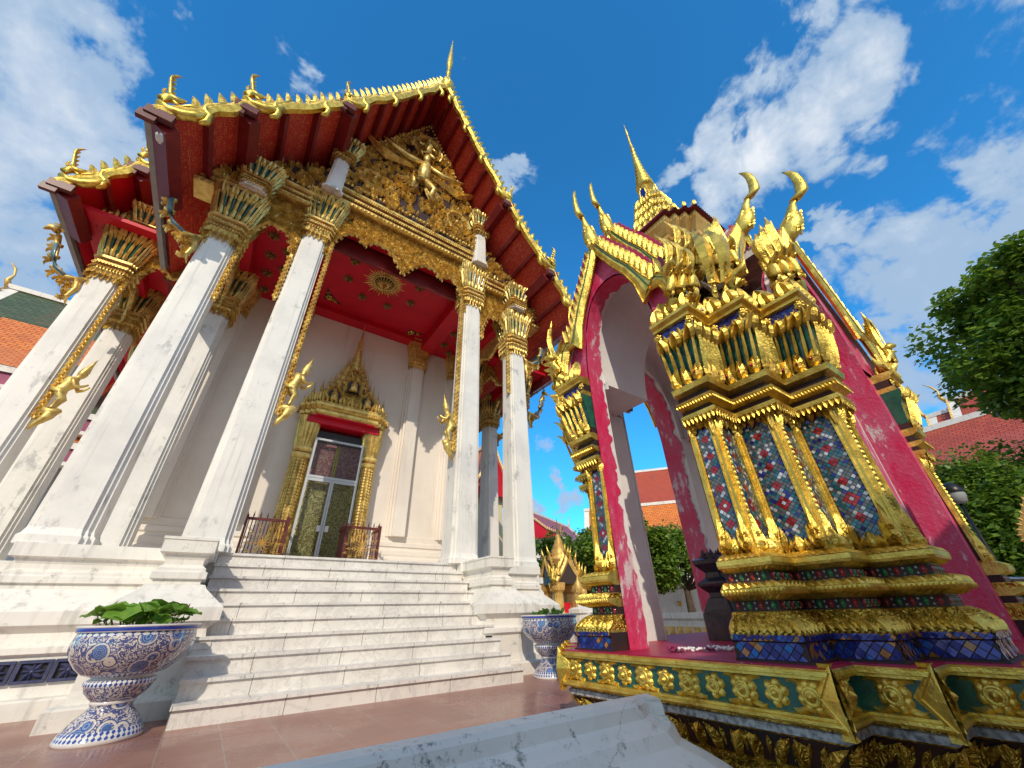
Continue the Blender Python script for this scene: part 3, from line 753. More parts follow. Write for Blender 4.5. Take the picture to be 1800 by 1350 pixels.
# --- carved valances
def valance(bottom, ztop, y, s_, seed, name='valance', T0=None):
    """bottom: polyline of (x, z) left to right; the openwork hangs from ztop"""
    g = G(); poly = bottom + [(bottom[-1][0], ztop), (bottom[0][0], ztop)]
    T = T0 or FXZ(0, y, 0); Tb = comp(T, fr((0, 0, -.05)))
    n = len(bottom); vs = []; fs = []
    ins = [(x, min(ztop, z + .05)) for x, z in bottom]
    for (x, z) in ins: vs += [(x, z, 0), (x, ztop, 0), (x, z, -.06), (x, ztop, -.06)]
    for i in range(n - 1):
        a = 4 * i; b_ = a + 4
        fs += [(a, b_, b_ + 1, a + 1), (a + 2, a + 3, b_ + 3, b_ + 2), (a, a + 2, b_ + 2, b_)]
    g.add(vs, fs, 1, T)
    fill(g, poly, T, s_, 0, .06, seed, 1.6, margin=.35)
    # flame fringe and rim along the lower edge
    for i in range(n - 1):
        (x0, z0), (x1, z1) = bottom[i], bottom[i + 1]; L = math.hypot(x1 - x0, z1 - z0); m = max(1, int(L / .085)); a = math.atan2(z1 - z0, x1 - x0)
        for k in range(m):
            t = (k + .5) / m; x = x0 + (x1 - x0) * t; z = z0 + (z1 - z0) * t
            g.leaf(x, z + .04, a - PI / 2 + (.5 if (i + k) % 2 else -.5), .15, .035, .04, .8 if (i + k) % 2 else -.8, 4, 0, T, .03)
            if k % 2 == 0: g.scroll(x, z + .13, .075, 1 if k % 4 else -1, a, T, 0, .05, False, 1.2)
    g.strip(bottom, .03, .06, 0, T, .04)
    return g.build(name, M('gold_old', 'gold_old_carved'), temple)
half = [(-.02, 8.75), (.08, 9.25), (.3, 9.7), (.62, 9.95), (.86, 9.62), (1.05, 9.92), (1.45, 9.9), (1.75, 9.62), (2.0, 9.2)]
valance(mirr(half[:-1] + [half[-1]])[:8] + [(2.0, 9.2)] + [(4 - x, z) for x, z in reversed(half[:-1])], 10.7, 8.02, .15, 11)
for sx in (0, 1):
    f = lambda pts: [(x, z) for x, z in pts] if not sx else [(4 - x, z) for x, z in reversed(pts)]
    valance(f([(-1.64, 8.0), (-1.52, 8.6), (-1.28, 9.05), (-1.05, 8.98), (-.85, 9.02), (-.66, 8.5), (-.56, 8.0)]), 10.0, 8.04, .13, 12)
    valance(f([(-3.84, 7.9), (-3.7, 8.4), (-3.4, 8.85), (-3.05, 8.55), (-2.7, 8.85), (-2.3, 8.4), (-2.16, 7.9)]), 9.4, 10.85, .15, 13)
    T0 = fr((-1.9 if not sx else 5.9, 0, 0), (0, -1 if not sx else 1, 0), (0, 0, 1), (-1 if not sx else 1, 0, 0))
    q = [(-10.74, 7.9), (-10.6, 8.6), (-10.2, 9.0), (-9.6, 8.7), (-9.0, 9.0), (-8.6, 8.6), (-8.46, 7.9)]
    if sx: q = [(-a, z) for a, z in reversed(q)]
    valance(q, 9.6, 0, .16, 14, 'side_valance', T0)
    T0 = fr((-4.1 if not sx else 8.1, 0, 0), (0, -1 if not sx else 1, 0), (0, 0, 1), (-1 if not sx else 1, 0, 0))
    q = [(-12.94, 7.9), (-12.8, 8.5), (-12.4, 8.9), (-12.0, 8.7), (-11.6, 8.9), (-11.3, 8.5), (-11.26, 7.9)]
    if sx: q = [(-a, z) for a, z in reversed(q)]
    valance(q, 9.4, 0, .16, 15, 'side_valance', T0)

# --- gilded garlands down the columns ending in small kneeling figures
def garland(x, y, z0, z1, sx, figure=True):
    g = G(); T = FXZ(x, y, 0)
    zb = z0 - (1.05 if figure else 0)
    g.box(x - .03, x + .03, y, y + .10, zb, z1, 0)
    n = int((z1 - zb) / .13)
    for k in range(n):
        z = zb + k * .13
        g.leaf(-.02, z, PI / 2 + .35, .15, .028, .035, -1.2, 4, 0, T, .03); g.leaf(.02, z, PI / 2 - .35, .15, .028, .035, 1.2, 4, 0, T, .03)
        g.leaf(0, z + .05, PI / 2, .12, .022, .06, 0, 4, 0, T)
    gd = g.build('column_garland', 'gold_old', temple)
    if figure:
        g = G(); F = fr((x, y + .05, z0 - 1.15), (sx * .8, 0, 0), (0, .9, 0), (0, 0, 1))
        def tb(path, rad, n=8): g.tube(path, rad, n, 0, F)
        tb([(.0, 0, -.12), (.05, 0, .0), (.13, 0, .1), (.2, 0, .24), (.3, 0, .30)], [.02, .06, .08, .12, .05])           # lotus bracket
        tb([(0, 0, .28), (.28, 0, .30), (.36, 0, .34)], [.09, .09, .03])
        for sy in (-1, 1):
            tb([(.16, sy * .05, .34), (.17, sy * .05, .38), (.20, sy * .06, .52), (.24, sy * .07, .58), (.14, sy * .06, .70), (.12, sy * .05, .76)], [.05, .04, .055, .07, .09, .10], 10)   # legs
            tb([(.24, sy * .12, 1.02), (.30, sy * .15, .95), (.36, sy * .15, .86), (.45, sy * .11, .88), (.52, sy * .08, .93), (.56, sy * .07, .97)], [.055, .05, .04, .034, .028, .014], 8)   # arms bent forward
        tb([(.10, 0, .68), (.12, 0, .76), (.15, 0, .84), (.20, 0, .95), (.24, 0, 1.03), (.26, 0, 1.07), (.28, 0, 1.11), (.30, 0, 1.16), (.32, 0, 1.22), (.33, 0, 1.26), (.34, 0, 1.29), (.36, 0, 1.36), (.385, 0, 1.46), (.42, 0, 1.60)], [.16, .14, .11, .15, .15, .075, .055, .088, .098, .088, .092, .062, .034, .004], 12)
        g.build('kneeling_figure', 'gold_old', gd)
    return gd
garland(.12, 7.96, 5.3, 9.2, 1); garland(3.88, 7.96, 5.3, 9.2, -1)
garland(-1.56, 7.98, 6.4, 8.3, 1, False); garland(5.56, 7.98, 6.4, 8.3, -1, False); garland(-.62, 7.98, 6.9, 8.3, -1, False); garland(4.62, 7.98, 8.0, 8.5, 1, False)
garland(-3.76, 10.75, 5.4, 8.2, 1); garland(7.76, 10.75, 5.4, 8.2, -1)

# --- naga brackets carrying the eaves
# gable ends of the cornice stay slim
def eave_bracket(x, y, z, sx, s=1.0):
    g = G(); T = fr((x, y, z), (sx * s, 0, 0), (0, 0, s), (0, -sx, 0) if sx > 0 else (0, -1, 0)); T = fr((x, y, z), (sx * s, 0, 0), (0, 0, s), (0, -1, 0))
    p = [(-.05, .12), (.12, .0), (.30, -.03), (.52, .12), (.68, .42), (.76, .75), (.84, 1.02), (.92, 1.18)]
    P3 = [(a, b_, 0) for a, b_ in p]
    g.tube(P3, [.03, .07, .09, .09, .085, .075, .07, .08], 8, 0, T, .8)
    g.tube([(a, b_, .055) for a, b_ in p[2:6]], .045, 6, 1, T)
    g.tube([(.9, 1.15, 0), (1.05, 1.2, 0), (1.12, 1.08, 0)], [.10, .08, .02], 6, 0, T); g.tube([(.9, 1.18, 0), (.96, 1.32, 0), (1.05, 1.34, 0)], [.09, .05, .01], 6, 0, T)
    for k in range(7):
        a, b_ = p[min(k, 6)]; g.leaf(a, b_ - .04, -1.9 + .28 * k, .17, .05, .06, 1.1, 6, 0, T, .06); g.leaf(a - .02, b_ - .1, -1.5 + .2 * k, .19, .045, .06, -1.0, 6, 0, T, .06)
    g.tube([(.1, .0, 0), (.04, -.25, 0), (.1, -.5, 0), (.03, -.72, 0)], [.09, .07, .05, .01], 7, 0, T, .8)
    for k in range(6): g.leaf(.06, -.08 - .1 * k, -.9 + .9 * (k % 2), .24, .05, .06, 1.2, 5, 0, T, .05); g.scroll(.22 - .02 * k, -.15 - .08 * k, .075, 1 if k % 2 else -1, k, T, 0, .05, True, 1.3, .05)
    g.scroll(.36, -.16, .1, 1, 0, T, 0, .06, True, 1.3, .05); g.scroll(.02, .28, .09, -1, 0, T, 0, .06, True, 1.3, .05)
    for k in range(3): g.tube([(p[3 + k][0] - .09, p[3 + k][1], 0), (p[3 + k][0] + .09, p[3 + k][1] + .02, 0)], .05, 6, 0, T)
    return g.build('eave_bracket', M('gold_old', 'teal_blue'), temple)
eave_bracket(-2.18, 8.0, 7.75, -1); eave_bracket(6.18, 8.0, 7.75, 1)
eave_bracket(-4.38, 10.8, 7.7, -1); eave_bracket(8.38, 10.8, 7.7, 1); eave_bracket(8.38, 13.2, 7.7, 1, .9)

# --- roofs
def roof(line, y0, y1, name, th=.16, tilemat='roof_orange', ygable=None, purl=.80, sof='red_stencil'):
    """line: (x, z) from the left eave up to the ridge"""
    g = G(); g.uv = []
    s_ = G()
    for side in (0, 1):
        L = [(x, z) for x, z in line] if not side else [(2 * XC - x, z) for x, z in line]
        acc = 0
        for i in range(len(L) - 1):
            (x0, z0), (x1, z1) = L[i], L[i + 1]; l = math.hypot(x1 - x0, z1 - z0)
            nx, nz = -(z1 - z0) / l, (x1 - x0) / l
            if side: nx, nz = -nx, -nz
            b_ = len(g.v)
            for (x, z, u_) in ((x0, z0, acc), (x1, z1, acc + l)):
                for y in (y0, y1):
                    g.v.append((x + nx * th * .5, y, z + nz * th * .5)); g.uv.append((y, u_))
            g.f.append((b_, b_ + 1, b_ + 3, b_ + 2)); g.m.append(0); g.sm.append(False)
            # underside
            q = len(g.v)
            for (x, z) in ((x0, z0), (x1, z1)):
                for y in (y0, y1): g.v.append((x - nx * th * .5, y, z - nz * th * .5)); g.uv.append((y * .5, z * .5))
            g.f.append((q, q + 2, q + 3, q + 1)); g.m.append(1); g.sm.append(False)
            g.f.append((b_, b_ + 2, q + 2, q)); g.m.append(2); g.sm.append(False)
            if i == 0: g.f.append((b_, q, q + 1, b_ + 1)); g.m.append(2); g.sm.append(False)
            acc += l
            # purlins under the eaves, running back from the bargeboard
            dx, dz = (x1 - x0) / l, (z1 - z0) / l
            m = max(1, round(l / purl)); yg = ygable or (y0 + 1.6)
            for k in range(m + (1 if i == len(L) - 2 else 0)):
                t = l * k / m; big = k == 0
                w_, d_ = (.13, .30) if big else (.05, .15)
                cx, cz = x0 + dx * t, z0 + dz * t
                o_ = th * .5 + .002
                T = fr((cx, y0 + .02, cz), (dx, 0, dz), (0, 1, 0), (-nx, 0, -nz))
                s_.box(-w_, w_, 0, yg - y0, o_, o_ + d_, 3 if False else 1, T)
    rf = g.build(name, M(tilemat, sof, 'red_dark'), temple)
    s_.build('purlin_set', M('red', 'red_dark'), rf)
    return rf
FL = [(-3.2, 8.75), (-2.27, 10.2), (-.64, 12.45), (2, 17.3)]
rf1 = roof(FL, 6.4, 16, 'porch_roof', ygable=8.3)
rf2 = roof([(-5.3, 9.3), (-4.5, 10.75), (-3.3, 12.1), (2, 18.2)], 9.8, 30, 'main_roof', ygable=11.2, sof='red')
# grey gutters under the side eaves
for (x, y0, y1, z) in ((-3.26, 6.32, 10.6, 8.64), (7.26, 6.32, 10.6, 8.64), (-5.36, 9.72, 28, 9.2), (9.36, 9.72, 28, 9.2)):
    g = G(); g.box(x - .05, x + .05, y0, y1, z - .03, z + .12); g.build('gutter', 'grey_metal', rf1 if abs(x - 2) < 6 else rf2)
    if x > 2:
        g = G(); g.lathe([(.001, -.05), (.035, -.02), (.035, .02), (.001, .04)], 8, 0)
        bo = g.build('eave_light_bulb', 'porcelain_white', rf1 if abs(x - 2) < 6 else rf2, (x + .02, y0 + .3, z - .06))
        for k in range(1, 9): dup(bo, loc=(x + .02, y0 + .3 + k * .42, z - .06))

def naga_head(g, T, s=1.0, mi=0):
    """local x outward, y up: neck sweeping out and up to an inward-facing head and tall hooked crest"""
    def q(*p): return [(a * s, b_ * s, c * s) for a, b_, c in p]
    g.tube(q((-.62, .46, 0), (-.46, .24, 0), (-.28, .10, 0), (-.10, .05, 0), (.03, .12, 0), (.06, .26, 0), (.0, .38, 0), (-.1, .42, 0)), [r * s for r in (.08, .10, .10, .095, .09, .085, .085, .07)], 9, mi, T, .8)
    g.tube(q((-.02, .42, 0), (-.12, .43, 0), (-.19, .50, 0), (-.23, .55, 0)), [.085 * s, .07 * s, .04 * s, .01 * s], 7, mi, T); g.tube(q((-.08, .36, 0), (-.17, .33, 0), (-.22, .36, 0)), [.045 * s, .025 * s, .006 * s], 6, mi, T)
    g.tube(q((-.02, .40, 0), (.02, .55, 0), (.06, .68, 0), (.10, .80, 0), (.14, .93, 0), (.15, 1.03, 0), (.11, 1.12, 0), (.04, 1.17, 0)), [r * s for r in (.075, .075, .07, .065, .055, .045, .028, .006)], 8, mi, T, .55)
    for k in range(4): g.leaf((0 + .04 * k) * s, (.56 + .13 * k) * s, PI - 1.0, .085 * s, .03 * s, .03 * s, -.6, 4, mi, T, .035 * s)
    g.leaf(.06 * s, .42 * s, 1.0, .22 * s, .035 * s, .035 * s, .9, 5, mi, T, .035 * s); g.leaf(.04 * s, .46 * s, .6, .16 * s, .03 * s, .03 * s, 1.2, 5, mi, T, .03 * s)
    g.leaf(-.32 * s, .22 * s, PI / 2 + .2, .24 * s, .05 * s, .04 * s, -.9, 5, mi, T, .04 * s); g.leaf(-.44 * s, .36 * s, PI / 2 + .2, .24 * s, .05 * s, .04 * s, -.9, 5, mi, T, .04 * s)

def bargeboard(line, y, name, nagas=True, sc_=1.0, lobes=True, parent=None):
    """line: (x,z) eave to ridge for the left slope; built for both slopes"""
    for side in (0, 1):
        g = G(); sx = -1 if not side else 1
        T = fr((2.0, y, 0), (sx, 0, 0), (0, 0, 1), (0, -1, 0))         # local x outward from the centre line
        L = [(abs(x - 2.0), z) for x, z in line]
        for i in range(len(L) - 1):
            (x0, z0), (x1, z1) = L[i], L[i + 1]
            l = math.hypot(x1 - x0, z1 - z0); dx, dz = (x1 - x0) / l, (z1 - z0) / l; nx, nz = -dz, dx
            if nx < 0: nx, nz = -nx, -nz
            # sagging board
            pts = []; m = 14
            for k in range(m + 1):
                t = k / m; sag = -.10 * math.sin(PI * t) * sc_ + .03 * math.sin(t * 2 * PI * max(1, round(l / .9)))
                pts.append((x0 + dx * l * t + nx * sag, z0 + dz * l * t + nz * sag))
            rings = []
            for k, (px, pz) in enumerate(pts):
                wv = .11 + .02 * math.sin(k * 1.3)
                rings.append([(px - nx * wv, pz - nz * wv, -.05), (px + nx * .1, pz + nz * .1, -.05), (px + nx * .1, pz + nz * .1, .06), (px, pz, .10), (px - nx * wv, pz - nz * wv, .06)])
            g.loft(rings, 0, T)
            # hanging S-shaped lobes
            if lobes:
                for q in range(max(1, round(l / 1.3))):
                    t = (q + .5) / max(1, round(l / 1.3)) * l; bx, bz = x0 + dx * t, z0 + dz * t
                    B = comp(T, fr((bx, bz, .02), (dx, dz, 0), (-nx, -nz, 0), (0, 0, 1)))
                    g.tube([(.55, -.05, 0), (.3, .02, 0), (.08, .02, 0), (-.05, .12, 0), (-.06, .26, 0), (-.2, .34, 0), (-.34, .33, 0)], [.06, .085, .095, .10, .10, .08, .03], 7, 0, B, .7)
                    g.tube([(-.02, .1, .0), (-.2, -.02, 0), (-.45, -.06, 0)], [.07, .06, .02], 6, 0, B, .7)
            # teeth
            n_ = int(l / .25)
            for k in range(2 if nagas else 0, n_):
                t = (k + .5) / n_; j_ = min(13, int(t * 14)); px, pz = pts[j_]; fr_ = t * 14 - j_; px += (pts[j_ + 1][0] - px) * fr_; pz += (pts[j_ + 1][1] - pz) * fr_
                a = math.atan2(nz, nx)
                F = comp(T, fr((px + nx * .08, pz + nz * .08, .02)))
                up = math.atan2(dz, dx)
                g.leaf(0, -.03, a * .5 + up * .5, .42, .085, .06, -.5, 5, 0, F, .06)
            if nagas:
                B = comp(T, fr((x0 - .02, z0 + .12, .03)))
                naga_head(g, B, 1.0 if i < 2 else .85)
                g.box(x0 - .30, x0 + .10, z0 - .16, z0 + .04, -.03, .09, 1, T); g.box(x0 - .10, x0 + .16, z0 - .30, z0 - .10, -.03, .06, 1, T)
        g.build(name, M('gold', 'maroon'), parent)
bargeboard(FL, 6.34, 'bargeboard', parent=rf1)
bargeboard([(-5.3, 9.3), (-4.5, 10.75), (-3.3, 12.1)], 9.74, 'bargeboard', parent=rf2)
g = G()
g.lathe([(.02, -.35), (.17, -.2), (.24, 0), (.23, .12), (.13, .35), (.07, .6), (.06, .95), (.10, 1.05), (.06, 1.15), (.05, 1.25), (.10, 1.55), (.12, 1.95), (.10, 2.4), (.07, 2.9), (.035, 3.6), (.003, 4.2)], 14)
for k in range(8):
    a = k * PI / 4; F = fr((.2 * math.cos(a), .2 * math.sin(a), -.1), (-math.sin(a), math.cos(a), 0), (0, 0, 1), (math.cos(a), math.sin(a), 0)); g.leaf(0, 0, PI / 2, .4, .08, .05, 0, 4, 0, F)
o = g.build('roof_finial', 'gold', rf1, (2, 6.36, 17.3)); 
g = G(); g.lathe([(.02, .11), (.05, .09), (.055, .0), (.05, -.05), (.01, -.06)], 12, 0, fr((0, 0, 0), (1, 0, 0), (0, 0, 1), (0, -1, 0))); g.box(-.02, .02, .0, .1, -.02, .03)
g.build('security_camera', 'porcelain_white', rf1, (-3.0, 6.5, 8.35))

# --- door
g = G()
g.box(1.18, 2.82, 11.98, 12.2, 1.8, 5.75)
door = g.build('door', 'maroon', temple)
g = G(); g.box(1.24, 2.68, 11.90, 11.975, 1.8, 4.25, 0); g.box(1.24, 2.68, 11.90, 11.975, 4.3, 5.35, 1); g.box(1.24, 2.68, 11.88, 11.975, 5.352, 5.7, 2)
for x in (1.27, 1.93, 1.99, 2.63):
    g.box(x, x + .04, 11.87, 11.90, 1.9, 5.3, 3)
g.build('carved_door_leaf', M('door_carving', 'door_pink', 'dark', 'gold'), door)
g = G()
for (a, b_, c, d) in ((1.28, 1.34, 1.8, 5.34), (2.60, 2.66, 1.8, 5.34), (1.92, 1.965, 1.8, 4.24), (1.975, 2.02, 1.8, 4.24)): g.box(a, b_, 11.66, 11.72, c, d)
for (c, d) in ((1.8, 1.88), (4.242, 4.31), (5.342, 5.40)): g.box(1.28, 2.66, 11.655, 11.725, c, d)
g.box(1.345, 1.915, 11.665, 11.715, 4.16, 4.238); g.box(2.025, 2.595, 11.665, 11.715, 4.16, 4.238)
fm = g.build('door_frame', 'alu', door)
g = G(); g.box(1.342, 1.918, 11.685, 11.695, 1.89, 4.158); g.box(2.022, 2.598, 11.685, 11.695, 1.89, 4.158); g.box(1.342, 2.598, 11.685, 11.695, 4.312, 5.34)
g.build('glass', 'pane', fm)
for lx in (1.82, 2.03): g = G(); g.box(lx, lx + .09, 11.62, 11.654, 2.85, 3.0); g.build('lock', 'porcelain_white', fm)
surr = G()
for sx in (-1, 1):
    cx = 1.97 + sx * .93
    f = lambda o: redent_at(cx, 11.95, .20 + o, .25 + o, .04, 2)
    surr.loft(rings_of(f, [(.1, 1.8), (.1, 1.95), (.04, 2.0), (.04, 2.5), (.0, 2.55), (-.02, 4.75), (.03, 4.8), (.03, 4.9), (-.02, 4.93), (.03, 5.0), (.03, 5.08), (-.01, 5.1), (.06, 5.8), (.10, 6.0)]), mis=[0, 0, 1, 0, 1, 0, 0, 2, 0, 0, 0, 0, 0])
    petals(surr, f, .05, 2.5, .03, 3.0, .12, .05, 0, .6, .5); petals(surr, f, -.01, 5.08, .09, 5.95, .07, .04, 0, 0, .4)
    for k in range(24): petals(surr, f, 0, 2.7 + k * .085, .0, 2.8 + k * .085, .13, .03, 0, .9, .4)
surr.build('door_pilaster_pair', M('gold_old', 'gold_old_carved', 'red_dark'), door)
g = G()
cf = lambda o: [(1.97 + x, 11.9 + y) for x, y in redent(1.15 + o, .42 + o, .12, 3)]
g.loft(rings_of(cf, [(.05, 6.0), (.05, 6.04), (.12, 6.08), (.12, 6.16), (.05, 6.2), (.16, 6.3), (.16, 6.38), (.08, 6.42), (.05, 6.5)]), mis=[1, 0, 0, 0, 0, 0, 0, 0])
g.box(.92, 3.02, 11.6, 12.2, 5.82, 6.0, 1)
petals(g, cf, .16, 6.34, .18, 6.2, .07, .03); petals(g, cf, .05, 6.48, .1, 6.75, .12, .05, 0, .6)
lv = 6.5; hw = 1.05; dp = .36
for k in range(8):
    f = lambda o, hw=hw, dp=dp: [(1.97 + x, 11.95 + y) for x, y in redent(hw + o, dp + o, min(.06, hw * .1), 3)]
    h = .19
    g.loft(rings_of(f, [(0, lv), (.0, lv + h * .5), (.05, lv + h * .6), (.05, lv + h * .8), (-.04, lv + h)]), 2 if False else 0)
    petals(g, f, .03, lv + .02, .08, lv + h * 1.35, .11, .06, 0, .7, .5)
    for sx in (-1, 1):
        q = G(); z_ = lv + h * .6
        g.lathe([(.05, 0), (.07, .06), (.045, .12), (.06, .17), (.03, .26), (.035, .3), (.015, .42), (.002, .62)], 8, 0, fr((1.97 + sx * (hw + .02), 11.72 + .02 * k, z_), (1, 0, 0), (0, 1, 0), (0, 0, 1)))
        if k < 5: g.lathe([(.04, 0), (.055, .05), (.035, .1), (.045, .14), (.02, .22), (.002, .42)], 8, 0, fr((1.97 + sx * (hw - .14), 11.58 + .03 * k, z_)))
    lv += h; hw = hw * .80 + .0; dp *= .86
g.lathe([(.26, 0), (.2, .12), (.24, .16), (.17, .3), (.2, .34), (.14, .5), (.165, .54), (.115, .72), (.135, .76), (.09, .95), (.1, 1.0), (.065, 1.25), (.07, 1.3), (.035, 1.6), (.02, 1.85), (.002, 2.15)], 12, 0, fr((1.97, 11.95, lv - .1)))
Tn = FXZ(0, 11.5, 0)
for (cx, cz, r) in ((1.97 - .5, 6.78, .24), (1.97 + .5, 6.78, .24), (1.97, 7.25, .24)):
    g.strip([(cx - r, cz - r * 1.1), (cx - r * .95, cz + r * .3), (cx - r * .4, cz + r), (cx, cz + r * 1.7), (cx + r * .4, cz + r), (cx + r * .95, cz + r * .3), (cx + r, cz - r * 1.1)], .05, .07, 0, Tn)
    g.box(cx - r * .8, cx + r * .8, 11.5, 11.6, cz - r, cz + r * .6, 3)
    g.tube([(cx, 11.47, cz - r * .9), (cx, 11.45, cz - r * .3), (cx, 11.45, cz + r * .15), (cx, 11.45, cz + r * .3), (cx, 11.45, cz + r * .9)], [.13, .1, .1, .06, .01], 8, 0)
    for k in range(8): g.leaf(cx + r * math.cos(k * .6 - .6) * .9, cz + r * math.sin(k * .6 - .6), k * .6 - .6, .16, .04, .05, .8, 4, 0, Tn)
g.build('door_crown', M('gold_old', 'red', 'teal_green', 'dark'), door)

# --- low spiked iron railings guarding the door
def rail_guard(x0, x1, lab):
    t = thing('iron_railing', lab, 'railing', ((x0 + x1) / 2, 11.2, 1.8), worldc=True, group='iron railings beside the door')
    g = G(); y0, y1 = 10.85, 11.6
    for (a, b_, c, d) in ((x0, x1, y0, y0 + .04), (x0, x0 + .04, y0 + .04, y1), (x1 - .04, x1, y0 + .04, y1)):
        g.box(a, b_, c, d, 2.86, 2.92); g.box(a, b_, c, d, 1.86, 1.92)
    for x in (x0, x1 - .05): g.box(x, x + .05, y0 - .005, y0 + .045, 1.8, 2.97)
    g.build('rail_frame', 'maroon', t)
    g = G()
    n = int((x1 - x0) / .065)
    for k in range(1, n):
        x = x0 + (x1 - x0) * k / n; g.tube([(x, y0 + .02, 1.92), (x, y0 + .02, 2.86)], .011, 4)
        if k % 2 == 0: g.tube([(x, y0 + .02, 2.92), (x, y0 + .02, 2.96), (x, y0 + .02, 3.06)], [.006, .018, .001], 4)
    for s_ in (x0 + .02, x1 - .02):
        for k in range(1, 11):
            y = y0 + (y1 - y0) * k / 11; g.tube([(s_, y, 1.92), (s_, y, 2.86)], .008, 4)
            if k % 2 == 0: g.tube([(s_, y, 2.92), (s_, y, 2.96), (s_, y, 3.06)], [.006, .018, .001], 4)
    T = FXZ((x0 + x1) / 2, y0 - .0, 2.38)
    for k in range(12): g.leaf(0, 0, k * PI / 6, .2, .012, .012, 1.0, 5, 1, T, .01)
    for r_ in (.17, .29, .38):
        for k in range(int(r_ * 36)):
            a_ = k * 2 * PI / int(r_ * 36); g.scroll(r_ * math.cos(a_), r_ * 1.05 * math.sin(a_), .042, 1 if k % 2 else -1, a_, T, 1, .012, False, 1.2); g.leaf(r_ * math.cos(a_), r_ * 1.05 * math.sin(a_), a_, .09, .011, .01, .8, 4, 1, T, .01)
    g.build('railing_bars', M('maroon', 'gold_dull'), t)
    return t
rail_guard(.20, 1.10, 'maroon spiked iron railing left of the temple door')
rail_guard(2.40, 3.30, 'maroon spiked iron railing right of the temple door')

# ================================================================== GILDED PAVILION
WX, WY, PD = 1.70, 1.245, .285           # half sizes of the cruciform plan and its corner steps
SA, SB = WY - 2 * PD, WX - 2 * PD
DA, DBP, DB = .455, SB - .23, .60
WIX, WIY = WX - .22, WY - .30
pav = thing('gilded_pavilion', 'gilded pavilion with pink doorways, coloured glass mosaic piers and a tall thin spire', 'pavilion', (4.35, 1.895, 0), 0)
full = lambda o: redent(WX + o, WY + o, PD, 2)
def pier(o):
    mx, my = WX - PD + o, WY - PD + o
    return [(-WIX, -DA), (-WX - o, -DA), (-WX - o, -SA - o), (-mx, -SA - o), (-mx, -my), (-SB - o, -my), (-SB - o, -WY - o), (-DBP, -WY - o), (-DBP, -WIY), (-1.08, -.90), (-1.36, -.64), (-WIX, -.58)]
def around(proto):          # the same pier mirrored to the other three corners
    for sx, sy in ((-1, 1), (1, -1), (-1, -1)):
        c = dup(proto, pav); c.scale = (sx, sy, 1)
# --- platform
g = G()
g.loft(rings_of(full, [(.30, 0), (.30, .05), (.22, .07), (.10, .12), (.06, .16), (.06, .18), (.12, .20), (.20, .325), (.22, .335), (.22, .365), (.205, .37), (.205, .385)]), mis=[0, 0, 2, 0, 0, 2, 2, 0, 1, 1, 0])
petals(g, full, .07, .18, .215, .325, .10, .05, 0, .6, .5, over=1.0); petals(g, full, .09, .20, .205, .315, .055, .018, 0, 0, .42)
petals(g, full, .06, .16, .24, .055, .10, .045, 0, -.4, .5); petals(g, full, .08, .185, .18, .29, .10, .02, 3, 0, .25)
platform = g.build('platform', M('gold_carved', 'rim_grime', 'dark_ground', 'gem_green'), pav)
g = G()
g.loft(rings_of(full, [(.205, .384), (.255, .386), (.262, .395), (.262, .408), (.245, .412), (.245, .422), (.215, .424), (.215, .556), (.245, .558), (.245, .570), (.262, .574), (.262, .592), (.25, .6)]), mis=[0] * 6 + [1] + [0] * 5 + [2])
